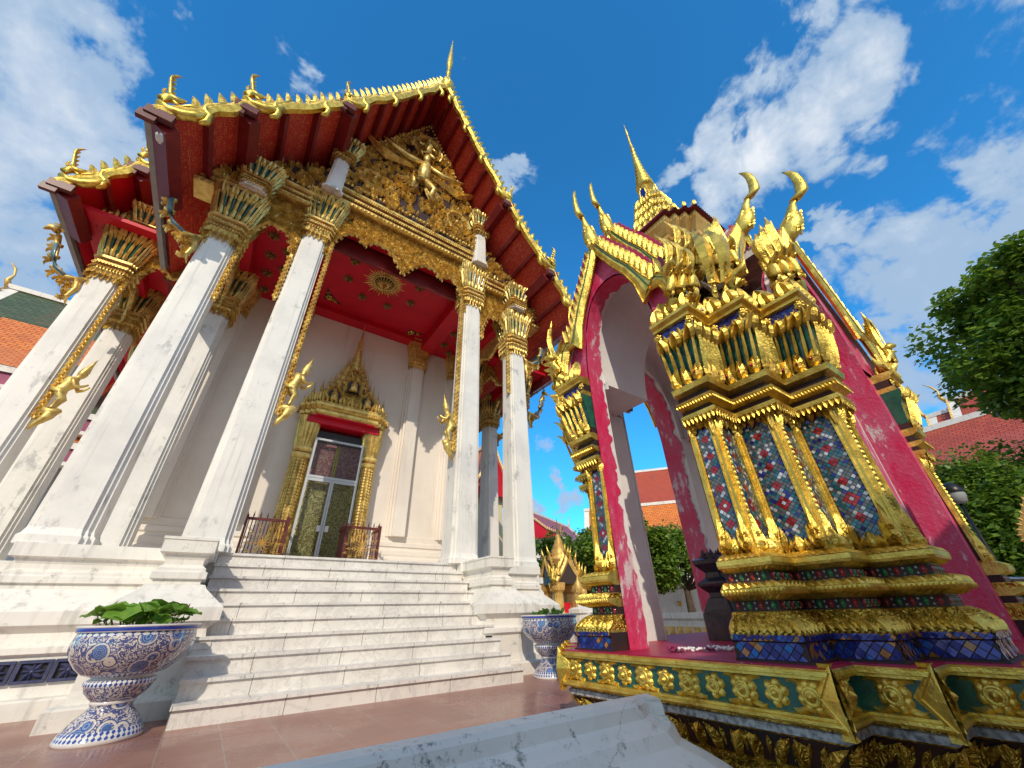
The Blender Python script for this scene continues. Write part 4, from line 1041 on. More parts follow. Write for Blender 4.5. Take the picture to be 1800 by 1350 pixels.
# rosettes on the band
A = full(.215); N = len(A)
def rosette(g, x, y, r, T, pet=6, mi=0):
    for k in range(pet):
        a = 2 * PI * k / pet + .3; g.dome(x + r * .72 * math.cos(a), y + r * .72 * math.sin(a), r * .42, r * .35, mi, T)
    g.lathe([(r * .62, 0), (r * .66, r * .28), (r * .5, r * .42), (r * .46, r * .34), (r * .3, r * .36), (r * .26, r * .56), (.0005, r * .72)], 14, mi, comp(T, fr((x, y, 0))))
for i in range(N):
    p0, p1 = Vector(A[i]), Vector(A[(i + 1) % N]); L = (p1 - p0).length; d = (p1 - p0).normalized(); nr = Vector((d.y, -d.x))
    T = (p0.x, p0.y, .49, d.x, d.y, 0, 0, 0, 1, nr.x, nr.y, 0)
    cnt = (11 if L < 2 else 15) if L > 1 else 1
    for k in range(cnt):
        x = L * (k + .5) / cnt
        if cnt > 1 and abs(x) < .08 or L - x < .08: 
            if cnt > 1: continue
        big = (k % 2 == 0)
        if big:
            rosette(g, x, 0, .064, T, 8)
            for sx in (-1, 1):
                for sy in (-1, 1):
                    g.leaf(x + sx * .025, sy * .045, math.atan2(sy * .55, sx), .085, .020, .022, sx * sy * -1.1, 5, 0, T); g.leaf(x + sx * .03, sy * .055, math.atan2(sy * .1, sx), .06, .014, .018, sx * sy * 1.3, 4, 0, T)
        else: rosette(g, x, 0, .056, T, 6)
    # diamonds wrapped round the projecting corners
    q0, q1 = A[(i + 1) % N], A[(i + 2) % N]
    d2 = (Vector(q1) - Vector(q0)).normalized(); cross = d.x * d2.y - d.y * d2.x
    if cross > 0:
        c = Vector(q0) + (nr + Vector((d2.y, -d2.x))) * .05
        for (ax, s_) in ((-d, 1), (d2, -1)):
            T2 = (c.x, c.y, .49, ax.x, ax.y, 0, 0, 0, 1, *(Vector((nr.x, nr.y, 0)) if s_ == 1 else Vector((d2.y, -d2.x, 0))))
            g.add([(0, -.135, -.0), (.125, 0, -.045), (0, .135, 0), (.0, 0, .028), (.012, -.098, .004), (.088, 0, -.024), (.012, .098, .004)], [(0, 1, 5, 4), (1, 2, 6, 5), (4, 5, 3), (5, 6, 3), (0, 4, 3), (6, 2, 3)], 0, T2)
            g.add([(0, -.135, 0), (.125, 0, -.045), (0, .135, 0), (0, -.135, -.05), (.125, 0, -.08), (0, .135, -.05)], [(0, 3, 4, 1), (1, 4, 5, 2)], 0, T2)
            T3 = comp(T2, fr((.0, 0, .002), (.93, 0, -.33), (0, 1, 0), (.33, 0, .93)))
            g.strip([(.01, -.10), (.095, 0), (.01, .10)], .008, .012, 0, T3); g.strip([(.005, -.062), (.06, 0), (.005, .062)], .007, .012, 0, T3)
            for a in (-.9, -.3, .3, .9): g.leaf(.01, 0, a, .05, .01, .012, 0, 4, 0, T3)
g.build('flower_band', M('gold', 'teal_green', 'pink_deep'), platform)
g = G(); g.loft(rings_of(full, [(.235, .598), (.235, .606)])); g.build('platform_floor', 'pink_deep', platform)

# --- corner piers
def mosaic(g, T, w, h, t=.034, seed=0, flower=True, mis=None):
    """little mirror tiles set diagonally: each a real tilted chip.  slots: 1.. glass colours"""
    rnd = random.Random(seed); n = t / math.sqrt(2) * 2; hn = n / 2
    rows = int(h / hn) + 1; cols_ = int(w / n) + 1
    for r in range(-1, rows + 1):
        for c in range(-cols_, cols_ + 1):
            x = c * n + (hn if r % 2 else 0); y = r * hn
            if abs(x) > w / 2 - hn * .3 or y < -hn * .3 or y > h + hn * .3: continue
            per = n * 3.6; yy = (y % per) / per; ph = int(y / per)
            ux = x / n; uy = (y - (ph + .5) * per) / n
            dd = abs(ux) + abs(uy)
            if flower and dd < 1.05 and not (abs(ux) < .1 and abs(uy) < .1): ci_ = 4
            elif flower and dd < .2: ci_ = 1
            elif flower and dd < 1.65: ci_ = rnd.choice((1, 6, 3, 6))
            else: ci_ = rnd.choice((3, 6, 3, 6, 6, 2, 1) if flower else (2, 2, 5, 2))
            e = hn * .88; a, b_ = rnd.uniform(-.10, .10), rnd.uniform(-.10, .10)
            vs = []
            for (qx, qy) in ((0, -e), (e, 0), (0, e), (-e, 0)):
                px = max(-w / 2, min(w / 2, x + qx)); vs.append((px, max(0, min(h, y + qy)), .003 + a * qx + b_ * qy))
            g.add(vs, [(0, 1, 2, 3)], ci_, T)
def edge_frame(plan, i, o, z):
    A = plan(o); p0, p1 = Vector(A[i]), Vector(A[(i + 1) % len(A)]); d = (p1 - p0).normalized(); nr = Vector((d.y, -d.x)); L = (p1 - p0).length
    m = (p0 + p1) / 2
    return (m.x, m.y, z, d.x, d.y, 0, 0, 0, 1, nr.x, nr.y, 0), L
def edge_T(plan, i, o0, z0, o1, z1):
    A = plan(o0); B = plan(o1); p0, p1 = Vector(A[i]), Vector(A[(i + 1) % len(A)]); d = (p1 - p0).normalized(); L = (p1 - p0).length
    m = (p0 + p1) / 2; mb = (Vector(B[i]) + Vector(B[(i + 1) % len(B)])) / 2
    up = Vector((mb.x - m.x, mb.y - m.y, z1 - z0)); l = up.length; ey = up / l; ex = Vector((d.x, d.y, 0)); ez = ex.cross(ey)
    return (m.x, m.y, z0, *ex, *ey, *ez), L, l
OUT = (1, 2, 3, 4, 5, 6)
g = G()
# 0 gold,1 dark,2 gold_carved
g.loft(rings_of(pier, [(.17, .604), (.17, .615), (.155, .62), (.15, .69), (.155, .692), (.165, .70), (.165, .716), (.15, .72), (.165, .735), (.15, .745), (.10, .80), (.08, .83), (.05, .835), (.045, .885), (.06, .89), (.13, .915), (.14, .93), (.14, .945), (.09, .975), (.05, .98), (.04, 1.035), (.05, 1.04), (.10, 1.06), (.105, 1.075), (.105, 1.10), (.07, 1.115), (.03, 1.14), (0, 1.145)]),
       mis=[1, 1, 1, 1, 1, 1, 1, 0, 2, 2, 2, 0, 1, 0, 0, 0, 0, 2, 0, 1, 0, 0, 0, 0, 0, 0, 0])
petals(g, pier, .165, .742, .085, .828, .055, .022, 2, .5, .6, edges=OUT, over=1.0)
petals(g, pier, .17, .735, .11, .80, .045, .02, 0, -.5, .6, edges=OUT)
petals(g, pier, .142, .945, .075, .980, .045, .022, 0, .5, .6, edges=OUT); petals(g, pier, .13, .912, .145, .942, .022, .012, 0, 0, .5, edges=OUT)
petals(g, pier, .055, .892, .138, .925, .035, .012, 0, 0, .5, edges=OUT); petals(g, pier, .05, 1.04, .105, 1.074, .03, .010, 0, .4, .5, edges=OUT); petals(g, pier, .105, 1.102, .035, 1.138, .04, .012, 0, -.4, .55, edges=OUT); petals(g, pier, .155, .716, .168, .738, .03, .01, 0, 0, .5, edges=OUT)
for zc, oo in ((.860, .047), (1.008, .045)):
    for i in OUT:
        T, L = edge_frame(pier, i, oo, zc); m = max(2, round(L / .06))
        for k in range(m): g.lathe([(.018, 0), (.012, .008), (.001, .011)], 6, 3 + (k % 2), comp(T, fr((-L / 2 + L * (k + .5) / m, 0, .001), (.8, 0, 0), (0, 1.3, 0))))
        for k in range(m - 1):
            for q in (-.014, .014): g.lathe([(.007, 0), (.001, .006)], 5, 5, comp(T, fr((-L / 2 + L * (k + 1) / m, q, .001))))
pb = g.build('pier_base', M('gold', 'dark_ground', 'gold_carved', 'gem_red', 'gem_green', 'glass_white'), pav)
g = G(); 
for i in OUT:
    T, L, l = edge_T(pier, i, .156, .618, .151, .692); mosaic(g, T, L - .006, l, .036, i, False)
    T, L, l = edge_T(pier, i, .166, .699, .166, .716); mosaic(g, T, L - .006, l + .01, .02, i + 9, False)
g.build('tile_skirt', M('dark_ground', *GLASS), pb)
around(pb)
# shafts
ZS0, ZS1 = 1.14, 2.06
g = G(); g.loft(rings_of(pier, [(-.012, ZS0 - .01), (-.035, ZS1 + .05)]))
shaft = g.build('pier_shaft', 'dark_ground', pav)
g = G(); gm = G()
for i in OUT:
    T, L, l = edge_T(pier, i, -.012, ZS0, -.035, ZS1)
    # borders at both ends of the face, mosaic between
    conc = {1: (0, 1), 2: (1, 0), 3: (0, 1), 4: (1, 0), 5: (0, 1), 6: (1, 0)}[i]
    bw = .046
    for e, sd in ((0, -1), (1, 1)):
        x = sd * (L / 2 - bw / 2)
        convex = conc[e] == 1
        g.box(x - bw / 2, x + bw / 2, 0, l, 0, .014, 0, T); g.box(x - bw / 2 + .004, x - bw / 2 + .012, 0, l, .014, .022, 0, T); g.box(x + bw / 2 - .012, x + bw / 2 - .004, 0, l, .014, .022, 0, T)
        if convex and i in (2, 4, 6) or (convex and i == 1 and False):
            for k in range(int(l / .036)): g.leaf(x + .008, .01 + k * .036, PI / 2 + .75, .05, .013, .02, -1.6, 6, 0, comp(T, fr((0, 0, .014)))); g.leaf(x - .004, .014 + k * .036, PI / 2 + .2, .03, .008, .022, -1.6, 4, 0, comp(T, fr((0, 0, .014))))
        elif not convex: g.box(x - .010, x + .010, 0, l, .014, .026, 0, T)
    mosaic(gm, comp(T, fr((0, 0, 0))), L - 2 * bw, l, .0235, 20 + i, True)
    # flames at the foot, pendants at the head
    for sd in (-1, 1):
        F = comp(T, fr((sd * L / 2, -.01, .016), (-sd, 0, 0), (0, 1, 0), (0, 0, 1)))
        g.leaf(.015, 0, PI / 2 - .12, .26, .034, .035, .15, 7, 0, F); g.leaf(.04, 0, PI / 2 - .35, .17, .024, .035, .5, 6, 0, F); g.leaf(.065, 0, PI / 2 - .7, .10, .02, .03, .9, 5, 0, F)
        g.scroll(.055, .035, .030, 1, 2, F, 0, .028, False, 1.3); g.scroll(.05, l - .03, .028, -1, 0, F, 0, .03, False, 1.3); g.leaf(.015, l + .01, -PI / 2 + .1, .15, .03, .035, -.2, 6, 0, F); g.leaf(.04, l + .02, -PI / 2 + .3, .11, .022, .035, -.6, 5, 0, F)
        g.leaf(.075, l + .02, -PI / 2 + .5, .07, .02, .03, -.9, 5, 0, F)
        g.scroll(.028, .05, .036, -1, .5, comp(F, fr((0, 0, .012))), 0, .03, True, 1.5); g.scroll(.088, .022, .028, 1, 2.5, comp(F, fr((0, 0, .008))), 0, .028, True, 1.4); g.scroll(.022, .115, .022, -1, .5, comp(F, fr((0, 0, .014))), 0, .02, True, 1.4)
        g.scroll(.025, l - .005, .032, 1, .5, comp(F, fr((0, 0, .02))), 0, .03, True, 1.4); g.scroll(.085, l + .012, .026, 1, 2, comp(F, fr((0, 0, .02))), 0, .026, True, 1.4)
    g.leaf(0, -.01, PI / 2, .11, .04, .045, 0, 6, 0, comp(T, fr((0, 0, .016)))); g.lathe([(.03, 0), (.022, .02), (.012, .018), (.001, .034)], 8, 0, comp(T, fr((0, .03, .03)))); g.leaf(0, l + .03, -PI / 2, .1, .03, .04, 0, 5, 0, comp(T, fr((0, 0, .016))))
g.build('gilded_border', 'gold', shaft)
gm.build('mosaic', M('dark_ground', *GLASS), shaft)
around(shaft)
# capitals
g = G()
Z = 2.06
g.loft(rings_of(pier, [(-.02, Z), (.045, Z + .02), (.05, Z + .05), (.015, Z + .06), (.01, Z + .10), (.06, Z + .12), (.075, Z + .15), (.03, Z + .17), (.02, Z + .21), (.07, Z + .23), (.085, Z + .27), (.05, Z + .28), (.05, Z + .34), (.075, Z + .52), (.13, Z + .66), (.13, Z + .69), (.09, Z + .695), (.10, Z + .71), (.10, Z + .735), (.085, Z + .74), (.085, Z + .82), (.12, Z + .825), (.12, Z + .85), (.15, Z + .87), (.15, Z + .90), (.0, Z + .91)]),
       mis=[0, 0, 0, 1, 0, 0, 1, 1, 0, 0, 0, 1, 2, 2, 2, 0, 0, 0, 0, 1, 0, 0, 0, 0, 0])
petals(g, pier, .05, Z + .04, .04, Z - .03, .035, .014, 0, 0, .5, edges=OUT)
petals(g, pier, .075, Z + .135, .078, Z + .10, .022, .010, 0, 0, .5, edges=OUT)
petals(g, pier, .055, Z + .27, .085, Z + .43, .10, .035, 0, .4, .5, edges=OUT); petals(g, pier, .075, Z + .36, .06, Z + .26, .07, .03, 0, .6, .5, edges=OUT)
petals(g, pier, .06, Z + .30, .15, Z + .68, .058, .03, 0, 0, .26, edges=OUT, n=7)
petals(g, pier, .11, Z + .58, .19, Z + .72, .058, .035, 0, .8, .52, edges=OUT, n=5); petals(g, pier, .10, Z + .60, .15, Z + .74, .03, .03, 0, .3, .5, edges=OUT, n=4)
for i in OUT:
    T, L = edge_frame(pier, i, .055, Z + .34); m = max(2, round(L / .1))
    for k in range(m): g.lathe([(.014, 0), (.009, .012), (.001, .016)], 6, 3, comp(T, fr((-L / 2 + L * (k + .5) / m, .0, .03), (.8, 0, 0), (0, 1.5, 0))))
    T, L = edge_frame(pier, i, .12, Z + .78)
    for sd in (-1, 1): rosette(g, sd * (L / 2 - .02), 0, .035, comp(T, fr((0, 0, -.02))), 6)
petals(g, pier, .14, Z + .89, .12, Z + 1.06, .07, .03, 0, .7, .55, edges=OUT, n=5); petals(g, pier, .10, Z + .89, .05, Z + 1.16, .10, .03, 0, .4, .5, edges=OUT, n=5)
cap = g.build('capital', M('gold', 'dark_ground', 'teal_green', 'gem_red'), pav)
g = G()
for i in OUT: T, L, l = edge_T(pier, i, .086, Z + .74, .086, Z + .82); mosaic(g, T, L - .004, l, .03, i, False)
g.build('blue_tile_frieze', M('dark_ground', 'glass_white', 'glass_blue', 'glass_blue', 'glass_blue', 'glass_blue', 'glass_blue'), cap)
around(cap)

# --- doorway walls, pink outside and white vault inside
ZT = 2.96
def arch(w, zt, n=10):      # half pointed arch from (w, 3.0) up to (0, zt)
    return [(w * math.cos(PI / 2 * (k / n)) ** .8, 3.0 + (zt - 3.0) * math.sin(PI / 2 * k / n) ** 1.1) for k in range(n + 1)]
gab0 = [(1.0, ZT + .02), (.92, 3.25), (.72, 3.55), (.50, 3.85), (.26, 4.22), (0, 4.55)]
def samp(line, t):
    Ls = [math.hypot(line[i + 1][0] - line[i][0], line[i + 1][1] - line[i][1]) for i in range(len(line) - 1)]; tot = sum(Ls); d = t * tot
    for i, l in enumerate(Ls):
        if d <= l or i == len(Ls) - 1: q = d / l if l else 0; return (line[i][0] + (line[i + 1][0] - line[i][0]) * q, line[i][1] + (line[i + 1][1] - line[i][1]) * q)
        d -= l
OUTER = [(0.02, 4.58), (.13, 4.37), (.30, 4.10), (.47, 3.86), (.60, 3.62), (.70, 3.47), (.80, 3.50), (.90, 3.40), (.97, 3.2), (1.0, 3.02)]
INN = [(0.0, 4.40), (.09, 4.24), (.22, 4.02), (.37, 3.80), (.47, 3.58), (.53, 3.30), (.64, 3.40), (.76, 3.38), (.83, 3.22), (.86, 3.02)]
def pav_side(P, Pi, D, S, DP, xs, rots, tw, ow, hk=1.0, shift=(0, 0, 0)):
    """one face of the pavilion, modelled facing -y at distance P from the centre, then turned into place"""
    g = G(); ah = arch(D, 4.02); prof = [(D, .606), (D, 1.2), (D, 2.0), (D, 2.9)] + ah; prof = prof + [(-x, z) for x, z in reversed(prof[:-1])]
    gab = [(x * xs, z) for x, z in gab0]; Wp = P - .03
    def shell(pr, y0, y1, mi, off):
        vs = []
        for (x, z) in pr: vs += [(x * (1 - off), y0, z - off * (1 if z > 3 else 0)), (x * (1 - off), y1, z - off * (1 if z > 3 else 0))]
        g.add(vs, [(2 * i, 2 * i + 1, 2 * i + 3, 2 * i + 2) for i in range(len(pr) - 1)], mi)
    shell(prof, -Wp, -Pi + .02, 1, .008)
    rnd = random.Random(4); fine = []; off = .026
    for i in range(len(prof) - 1):
        (x0, z0), (x1, z1) = prof[i], prof[i + 1]; m = max(1, int(math.hypot(x1 - x0, z1 - z0) / .03))
        for k in range(m): fine.append((x0 + (x1 - x0) * k / m, z0 + (z1 - z0) * k / m))
    fine.append(prof[-1]); vs = []; th_ = (P - Pi)
    for i, (x, z) in enumerate(fine):
        e = -Wp + th_ * .80 + .06 * noise.noise(Vector((x * 3, z * 3, 1))) + .05 * noise.noise(Vector((x * 14, z * 14, 5))) + rnd.uniform(-.012, .012)
        vs += [(x * (1 - off), -Wp - .02, z - (off if z > 3 else 0)), (x * (1 - off), min(e, -Pi + .018), z - (off if z > 3 else 0))]
    g.add(vs, [(2 * i, 2 * i + 1, 2 * i + 3, 2 * i + 2) for i in range(len(fine) - 1)], 0)
    # groined vault: this tunnel runs inward until it meets the crossing one; lunette wall round the door arch
    A1 = arch(tw, 4.24); A2 = arch(ow, 4.24); AD = arch(D, 4.02)
    for sx in (-1, 1):
        vs = []; v2 = []
        for k in range(11):
            vs += [(sx * A1[k][0], -Pi - .02, A1[k][1] - .012), (sx * A1[k][0], -A2[k][0], A1[k][1] - .012)]
            v2 += [(sx * AD[k][0], -Pi + .012, AD[k][1] - .02), (sx * (A1[k][0] + .01), -Pi + .012, A1[k][1])]
        g.add(vs, [(2 * i, 2 * i + 1, 2 * i + 3, 2 * i + 2) for i in range(10)], 1); g.add(v2, [(2 * i, 2 * i + 1, 2 * i + 3, 2 * i + 2) for i in range(10)], 1)
    for sx in (-1, 1):      # pink wall panels between the opening and the gilded pier
        if DP - D > .05: g.box(min(sx * D, sx * DP), max(sx * D, sx * DP), -P + .035, -P + .14, .606, 2.98, 0); g.box(min(sx * D, sx * DP), max(sx * D, sx * DP), -P + .142, -Pi - .002, .606, 2.99, 1)
        vs = []; fs = []
        inner = [(D, ZT)] + ah; NO = 10
        for k in range(NO + 1):
            a = samp(inner, k / NO); c = samp(gab, k / NO); vs += [(sx * a[0], -Wp - .02, a[1]), (sx * c[0], -Wp - .02, c[1]), (sx * a[0], -Wp + .06, a[1]), (sx * c[0], -Wp + .06, c[1])]
        for k in range(NO): fs += [(4 * k, 4 * k + 1, 4 * k + 5, 4 * k + 4), (4 * k + 2, 4 * k + 6, 4 * k + 7, 4 * k + 3)]
        g.add(vs, fs, 0)
    dw = g.build('doorway', M('pink_flaking', 'vault_white'), pav); dw.rotation_euler = (0, 0, rots[0]); dup(dw, pav, rz=rots[1])
    for tier, (y0, y1, dz, s_) in enumerate(((-Wp - .04, -.62, .0, xs), (-Wp + .34, -.45, .52, xs * .95))):
        g = G(); L = [(x / 1.0 * s_ * .96, z + dz + .02) for x, z in gab0]
        for sx in (-1, 1):
            for i in range(len(L) - 1):
                (x0, z0), (x1, z1) = L[i], L[i + 1]; l = math.hypot(x1 - x0, z1 - z0)
                T = fr((sx * x0, y0, z0), (sx * (x1 - x0) / l, 0, (z1 - z0) / l), (0, 1, 0), (sx * (z1 - z0) / l, 0, -(x1 - x0) / l))
                Dp = y1 - y0; b_ = .09
                g.box(0, l, b_, Dp, -.01, .03, 0, T); g.box(0, l, 0, b_, -.02, .05, 1, T)
                if i == 0: g.box(-.02, .04, b_, Dp, .03, .06, 1, T)
                m = int(l / .045)
                for k in range(m): g.box(l * k / m, l * k / m + .006, b_, Dp, .03, .038, 3, T)
        g.box(-.06, .06, y0 - .02, y1, L[-1][1] - .03, L[-1][1] + .09, 1)
        for k in range(int((y1 - y0) / .07)): g.box(-.075, .075, y0 + k * .07, y0 + k * .07 + .03, L[-1][1] + .09, L[-1][1] + .115, 2)
        if tier: g.prism([(.54 * s_, 4.27), (.50 * s_, 4.33), (.26 * s_, 4.70), (0, 5.03), (-.26 * s_, 4.70), (-.50 * s_, 4.33), (-.54 * s_, 4.27)], .0, .05, 2, fr((0, y0 + .10, 0), (1, 0, 0), (0, 0, 1), (0, -1, 0)))
        rt = g.build('gable_roof', M('roof_old', 'plaster', 'pink_flaking', 'maroon'), pav)
        q = G(); T = fr((0, y0 - .03, dz), (1, 0, 0), (0, 0, 1), (0, -1, 0))
        for sx in (-1, 1):
            rings = []
            for (a, b_) in zip(OUTER, INN):
                ax, az = sx * a[0] * s_, a[1]; bx, bz = sx * b_[0] * s_, b_[1]; mx, mz = ax * .45 + bx * .55, az * .45 + bz * .55
                rings.append([(ax, az, 0), (ax, az, .05), (mx, mz, .065), (bx, bz, .03), (bx, bz, 0)])
            q.loft(rings, 0, T)
            q.strip([(sx * (a[0] * .72 + b_[0] * .28) * s_, a[1] * .72 + b_[1] * .28) for a, b_ in zip(OUTER, INN)], .010, .010, 2, comp(T, fr((0, 0, .056))))
            q.strip([(sx * b_[0] * s_, b_[1]) for b_ in INN], .014, .02, 0, comp(T, fr((0, 0, .03))), .02); q.strip([(sx * a[0] * s_, a[1]) for a in OUTER], .014, .02, 0, comp(T, fr((0, 0, .05))), .02)
            nl = int(11 * max(1, xs * .95))
            for k in range(nl):
                t = .10 + .66 * k / nl; a = samp(OUTER, t); F = comp(T, fr((sx * a[0] * s_, a[1], .028)))
                dirn = PI / 2 - sx * .30; L_ = .19 + .006 * k
                q.leaf(0, -.04, dirn, L_, .052, .034, sx * .35, 6, 0, F, .03); q.leaf(sx * .012, -.04, dirn - sx * .08, L_ + .02, .060, .008, sx * .35, 6, 1, comp(F, fr((0, 0, -.006))), .012)
                q.strip([(sx * .012, 0), (sx * .03, L_ * .4), (sx * .035, L_ * .75)], .006, .012, 0, comp(F, fr((0, 0, .03))))
            # three-headed naga rising at the foot of the board
            bx = S * s_ / xs + .04
            for j, (dx_, lean, hs) in enumerate(((.0, 0, 1.0), (.11, .10, .86), (.20, .2, .72))):
                F = comp(T, fr((sx * (bx + dx_ * .7), 3.10, .02 + .05 * (1 - j)), (sx * hs, 0, 0), (0, hs, 0), (0, 0, 1)))
                q.tube([(-.06, -.10, 0), (.0, -.02, .02), (.04, .06, .04), (.06, .15, .06), (.04, .23, .06)], [.045, .055, .055, .045, .036], 9, 0, F)
                q.tube([(.04, .20, .06), (.07, .25, .10), (.12, .25, .13), (.16, .28, .14)], [.045, .04, .022, .004], 7, 0, F); q.tube([(.05, .17, .07), (.11, .17, .12)], [.03, .006], 6, 0, F)
                q.tube([(.03, .22, .04), (.06, .32, .03), (.10, .42, .03), (.12, .50, .03), (.10, .60, .04), (.05, .70, .05), (.03, .78, .05)], [.036, .030, .040, .046, .036, .016, .002], 4, 0, F, .6, False)
                q.strip([(.045, .24), (.09, .40), (.11, .52), (.07, .66)], .008, .01, 0, comp(F, fr((0, 0, .075))))
                for m in range(5): q.leaf(.0 + .01 * m, .0 + .055 * m, PI - 1.0 - .15 * m, .12, .018, .028, -1.0, 5, 0, F, .02); q.leaf(.02 + .01 * m, -.02 + .05 * m, .9 + .1 * m, .07, .016, .02, 1.0, 4, 0, comp(F, fr((0, 0, .06))))
                q.scroll(.0, .02, .042, 1, 0, comp(F, fr((0, 0, .07))), 0, .022, True, 1.3); q.dome(.055, .215, .010, .045, 0, comp(F, fr((0, 0, .08))))
            for m in range(8): q.leaf(sx * (bx - .14 + .04 * m), 2.99, PI / 2 + sx * (.7 - .22 * m), .12, .022, .04, sx * .9, 5, 0, comp(T, fr((0, 0, .05))), .03)
            for m in range(5): q.scroll(sx * (bx - .16 + .075 * m), 3.02, .036, sx, m, comp(T, fr((0, 0, .06))), 0, .03, True, 1.3)
        q.build('gable_board', M('gold', 'pink_deep', 'teal_green'), rt)
        h = G(); H_ = fr((0, y0 - .03, 4.50 + dz), (0, -hk, 0), (1, 0, 0), (0, 0, .92))     # local x = outwards
        h.tube([(-.04, 0, -.10), (.02, 0, .02), (.06, 0, .12), (.08, 0, .22), (.10, 0, .32), (.13, 0, .44), (.17, 0, .52)], [.04, .075, .085, .075, .045, .028, .030], 10, 0, H_)
        h.tube([(.16, 0, .49), (.215, 0, .545), (.225, 0, .62), (.232, 0, .74), (.23, 0, .86), (.215, 0, .97), (.185, 0, 1.06)], [.048, .046, .038, .032, .026, .019, .004], 8, 0, H_, .8)
        for k in range(6):
            for m in (-1, 0, 1): h.leaf(0, 0, PI / 2 + m * .35, .085, .022, .014, 0, 4, 0, comp(H_, fr((.105 + .008 * k - .02 * abs(m), m * .045, -.02 + .05 * k), (0, 1, 0), (.15, 0, 1), (1, 0, -.15))))
            for sd in (-1, 1): h.leaf(0, 0, .9, .09, .02, .014, .6, 4, 0, comp(H_, fr((.0 + .012 * k, sd * .068, -.0 + .045 * k), (1, 0, 0), (0, 0, 1), (0, sd, 0))))
        h.build('horn_finial', 'gold', rt)
        rt.rotation_euler = (0, 0, rots[0]); dup(rt, pav, rz=rots[1]); rt.location = shift
pav_side(WX, WIX, DA, SA, DA, .80, (-PI / 2, PI / 2), .455, .72)
pav_side(WY, WIY, DB, SB, DBP, 1.24, (0, PI), .72, .455, 1.7, (.13, 0, .08))
# inner plaster lining of each pier and the vault over the room
g = G(); li = [(-DBP + .004, -WIY + .012), (-1.07, -.885), (-1.345, -.635), (-WIX + .012, -.575), (-WIX + .012, -DA + .003)]
g.loft([[(x, y, .606) for x, y in li], [(x, y, 2.9) for x, y in li]], caps=False, closed=False)
l2 = [(x + .035, y + .035) for x, y in li]; g.loft([[(x, y, 2.9) for x, y in li], [(x, y, 2.9) for x, y in l2], [(x, y, 2.97) for x, y in l2], [(x, y, 3.25) for x, y in li]], caps=False, closed=False)
ln = g.build('pier_lining', 'vault_white', pav); around(ln)
# flat soffits between the crossing vaults, in the corners of the room
for sx in (-1, 1):
    for sy in (-1, 1):
        g = G(); g.box(min(sx * .72, sx * WIX), max(sx * .72, sx * WIX), min(sy * .455, sy * WIY), max(sy * .455, sy * WIY), 2.982, 3.02); g.build('vault_soffit', 'vault_white', pav)
g = G(); p1, p2, p3, p4, p5 = (-WX + .06, -SA - .02, 2.96), (-WX + PD, -WY + PD, 2.96), (-SB - .02, -WY + .06, 2.96), (-.55, -.45, 4.5), (-WX + PD + .05, -SA - .02, 2.96)
g.add([p1, (-WX + PD, -SA - .02, 2.97), p2, (-SB - .02, -WY + PD, 2.97), p3, (-.62, -.42, 4.5), (-.42, -.52, 4.5)], [(0, 1, 5), (1, 2, 5), (2, 6, 5), (2, 3, 6), (3, 4, 6)])
cr_ = g.build('corner_roof', 'roof_old', pav); around(cr_)
# crested corner nagas standing on the inner corners of the piers
g = G()
def prongs(F, hs=1.0):
    g.tube([(-.12, -.02, 0), (.0, -.02, .02), (.07, .06, .04), (.08, .16, .06), (.04, .24, .06)], [.07, .085, .08, .06, .045], 10, 0, F)
    g.tube([(.04, .20, .06), (.08, .26, .10), (.14, .26, .13), (.18, .30, .14)], [.055, .05, .03, .005], 8, 0, F); g.tube([(.06, .17, .07), (.12, .16, .12)], [.04, .008], 6, 0, F)
    for sz in (-.045, .045): g.tube([(.03, .24, sz), (.06, .34, sz * 1.2), (.11, .46, sz * 1.4), (.13, .56, sz * 1.5), (.11, .68, sz * 1.4), (.05, .82, sz * 1.2), (.03, .92, sz)], [.045, .036, .048, .056, .044, .02, .002], 4, 0, F, .7, False)
    for m in range(6):
        g.leaf(.0 + .012 * m, .0 + .05 * m, PI - 1.0 - .15 * m, .14, .02, .03, -1.0, 5, 0, comp(F, fr((0, 0, .05))), .02); g.leaf(.0 + .012 * m, .0 + .05 * m, PI - 1.0 - .15 * m, .14, .02, -.03, -1.0, 5, 0, comp(F, fr((0, 0, -.05))), .02)
    for sz in (-1, 1): g.scroll(.0, .03, .055, 1, 0, comp(F, fr((0, 0, sz * .08), (1, 0, 0), (0, 1, 0), (0, 0, sz))), 0, .03, True, 1.3); g.dome(.07, .22, .014, .06, 0, comp(F, fr((0, 0, sz * .06), (1, 0, 0), (0, 1, 0), (0, 0, sz))))
mx_, my_ = WX - PD, WY - PD; q2_ = math.sqrt(.5)
prongs(fr((-mx_ + .02, -my_ + .02, 3.03), (-q2_ * 1.15, -q2_ * 1.15, 0), (0, 0, 1.1), (q2_ * 1.15, -q2_ * 1.15, 0)))
g.loft([[(x, y, z) for x, y in ((-mx_ - .12 + e, -my_ - .12 + e), (-mx_ + .22 - e, -my_ - .12 + e), (-mx_ + .22 - e, -my_ + .22 - e), (-mx_ - .12 + e, -my_ + .22 - e))] for e, z in ((0, 2.965), (.03, 3.0), (.0, 3.02), (.07, 3.09))])
cn = g.build('corner_naga', 'gold', pav); around(cn)

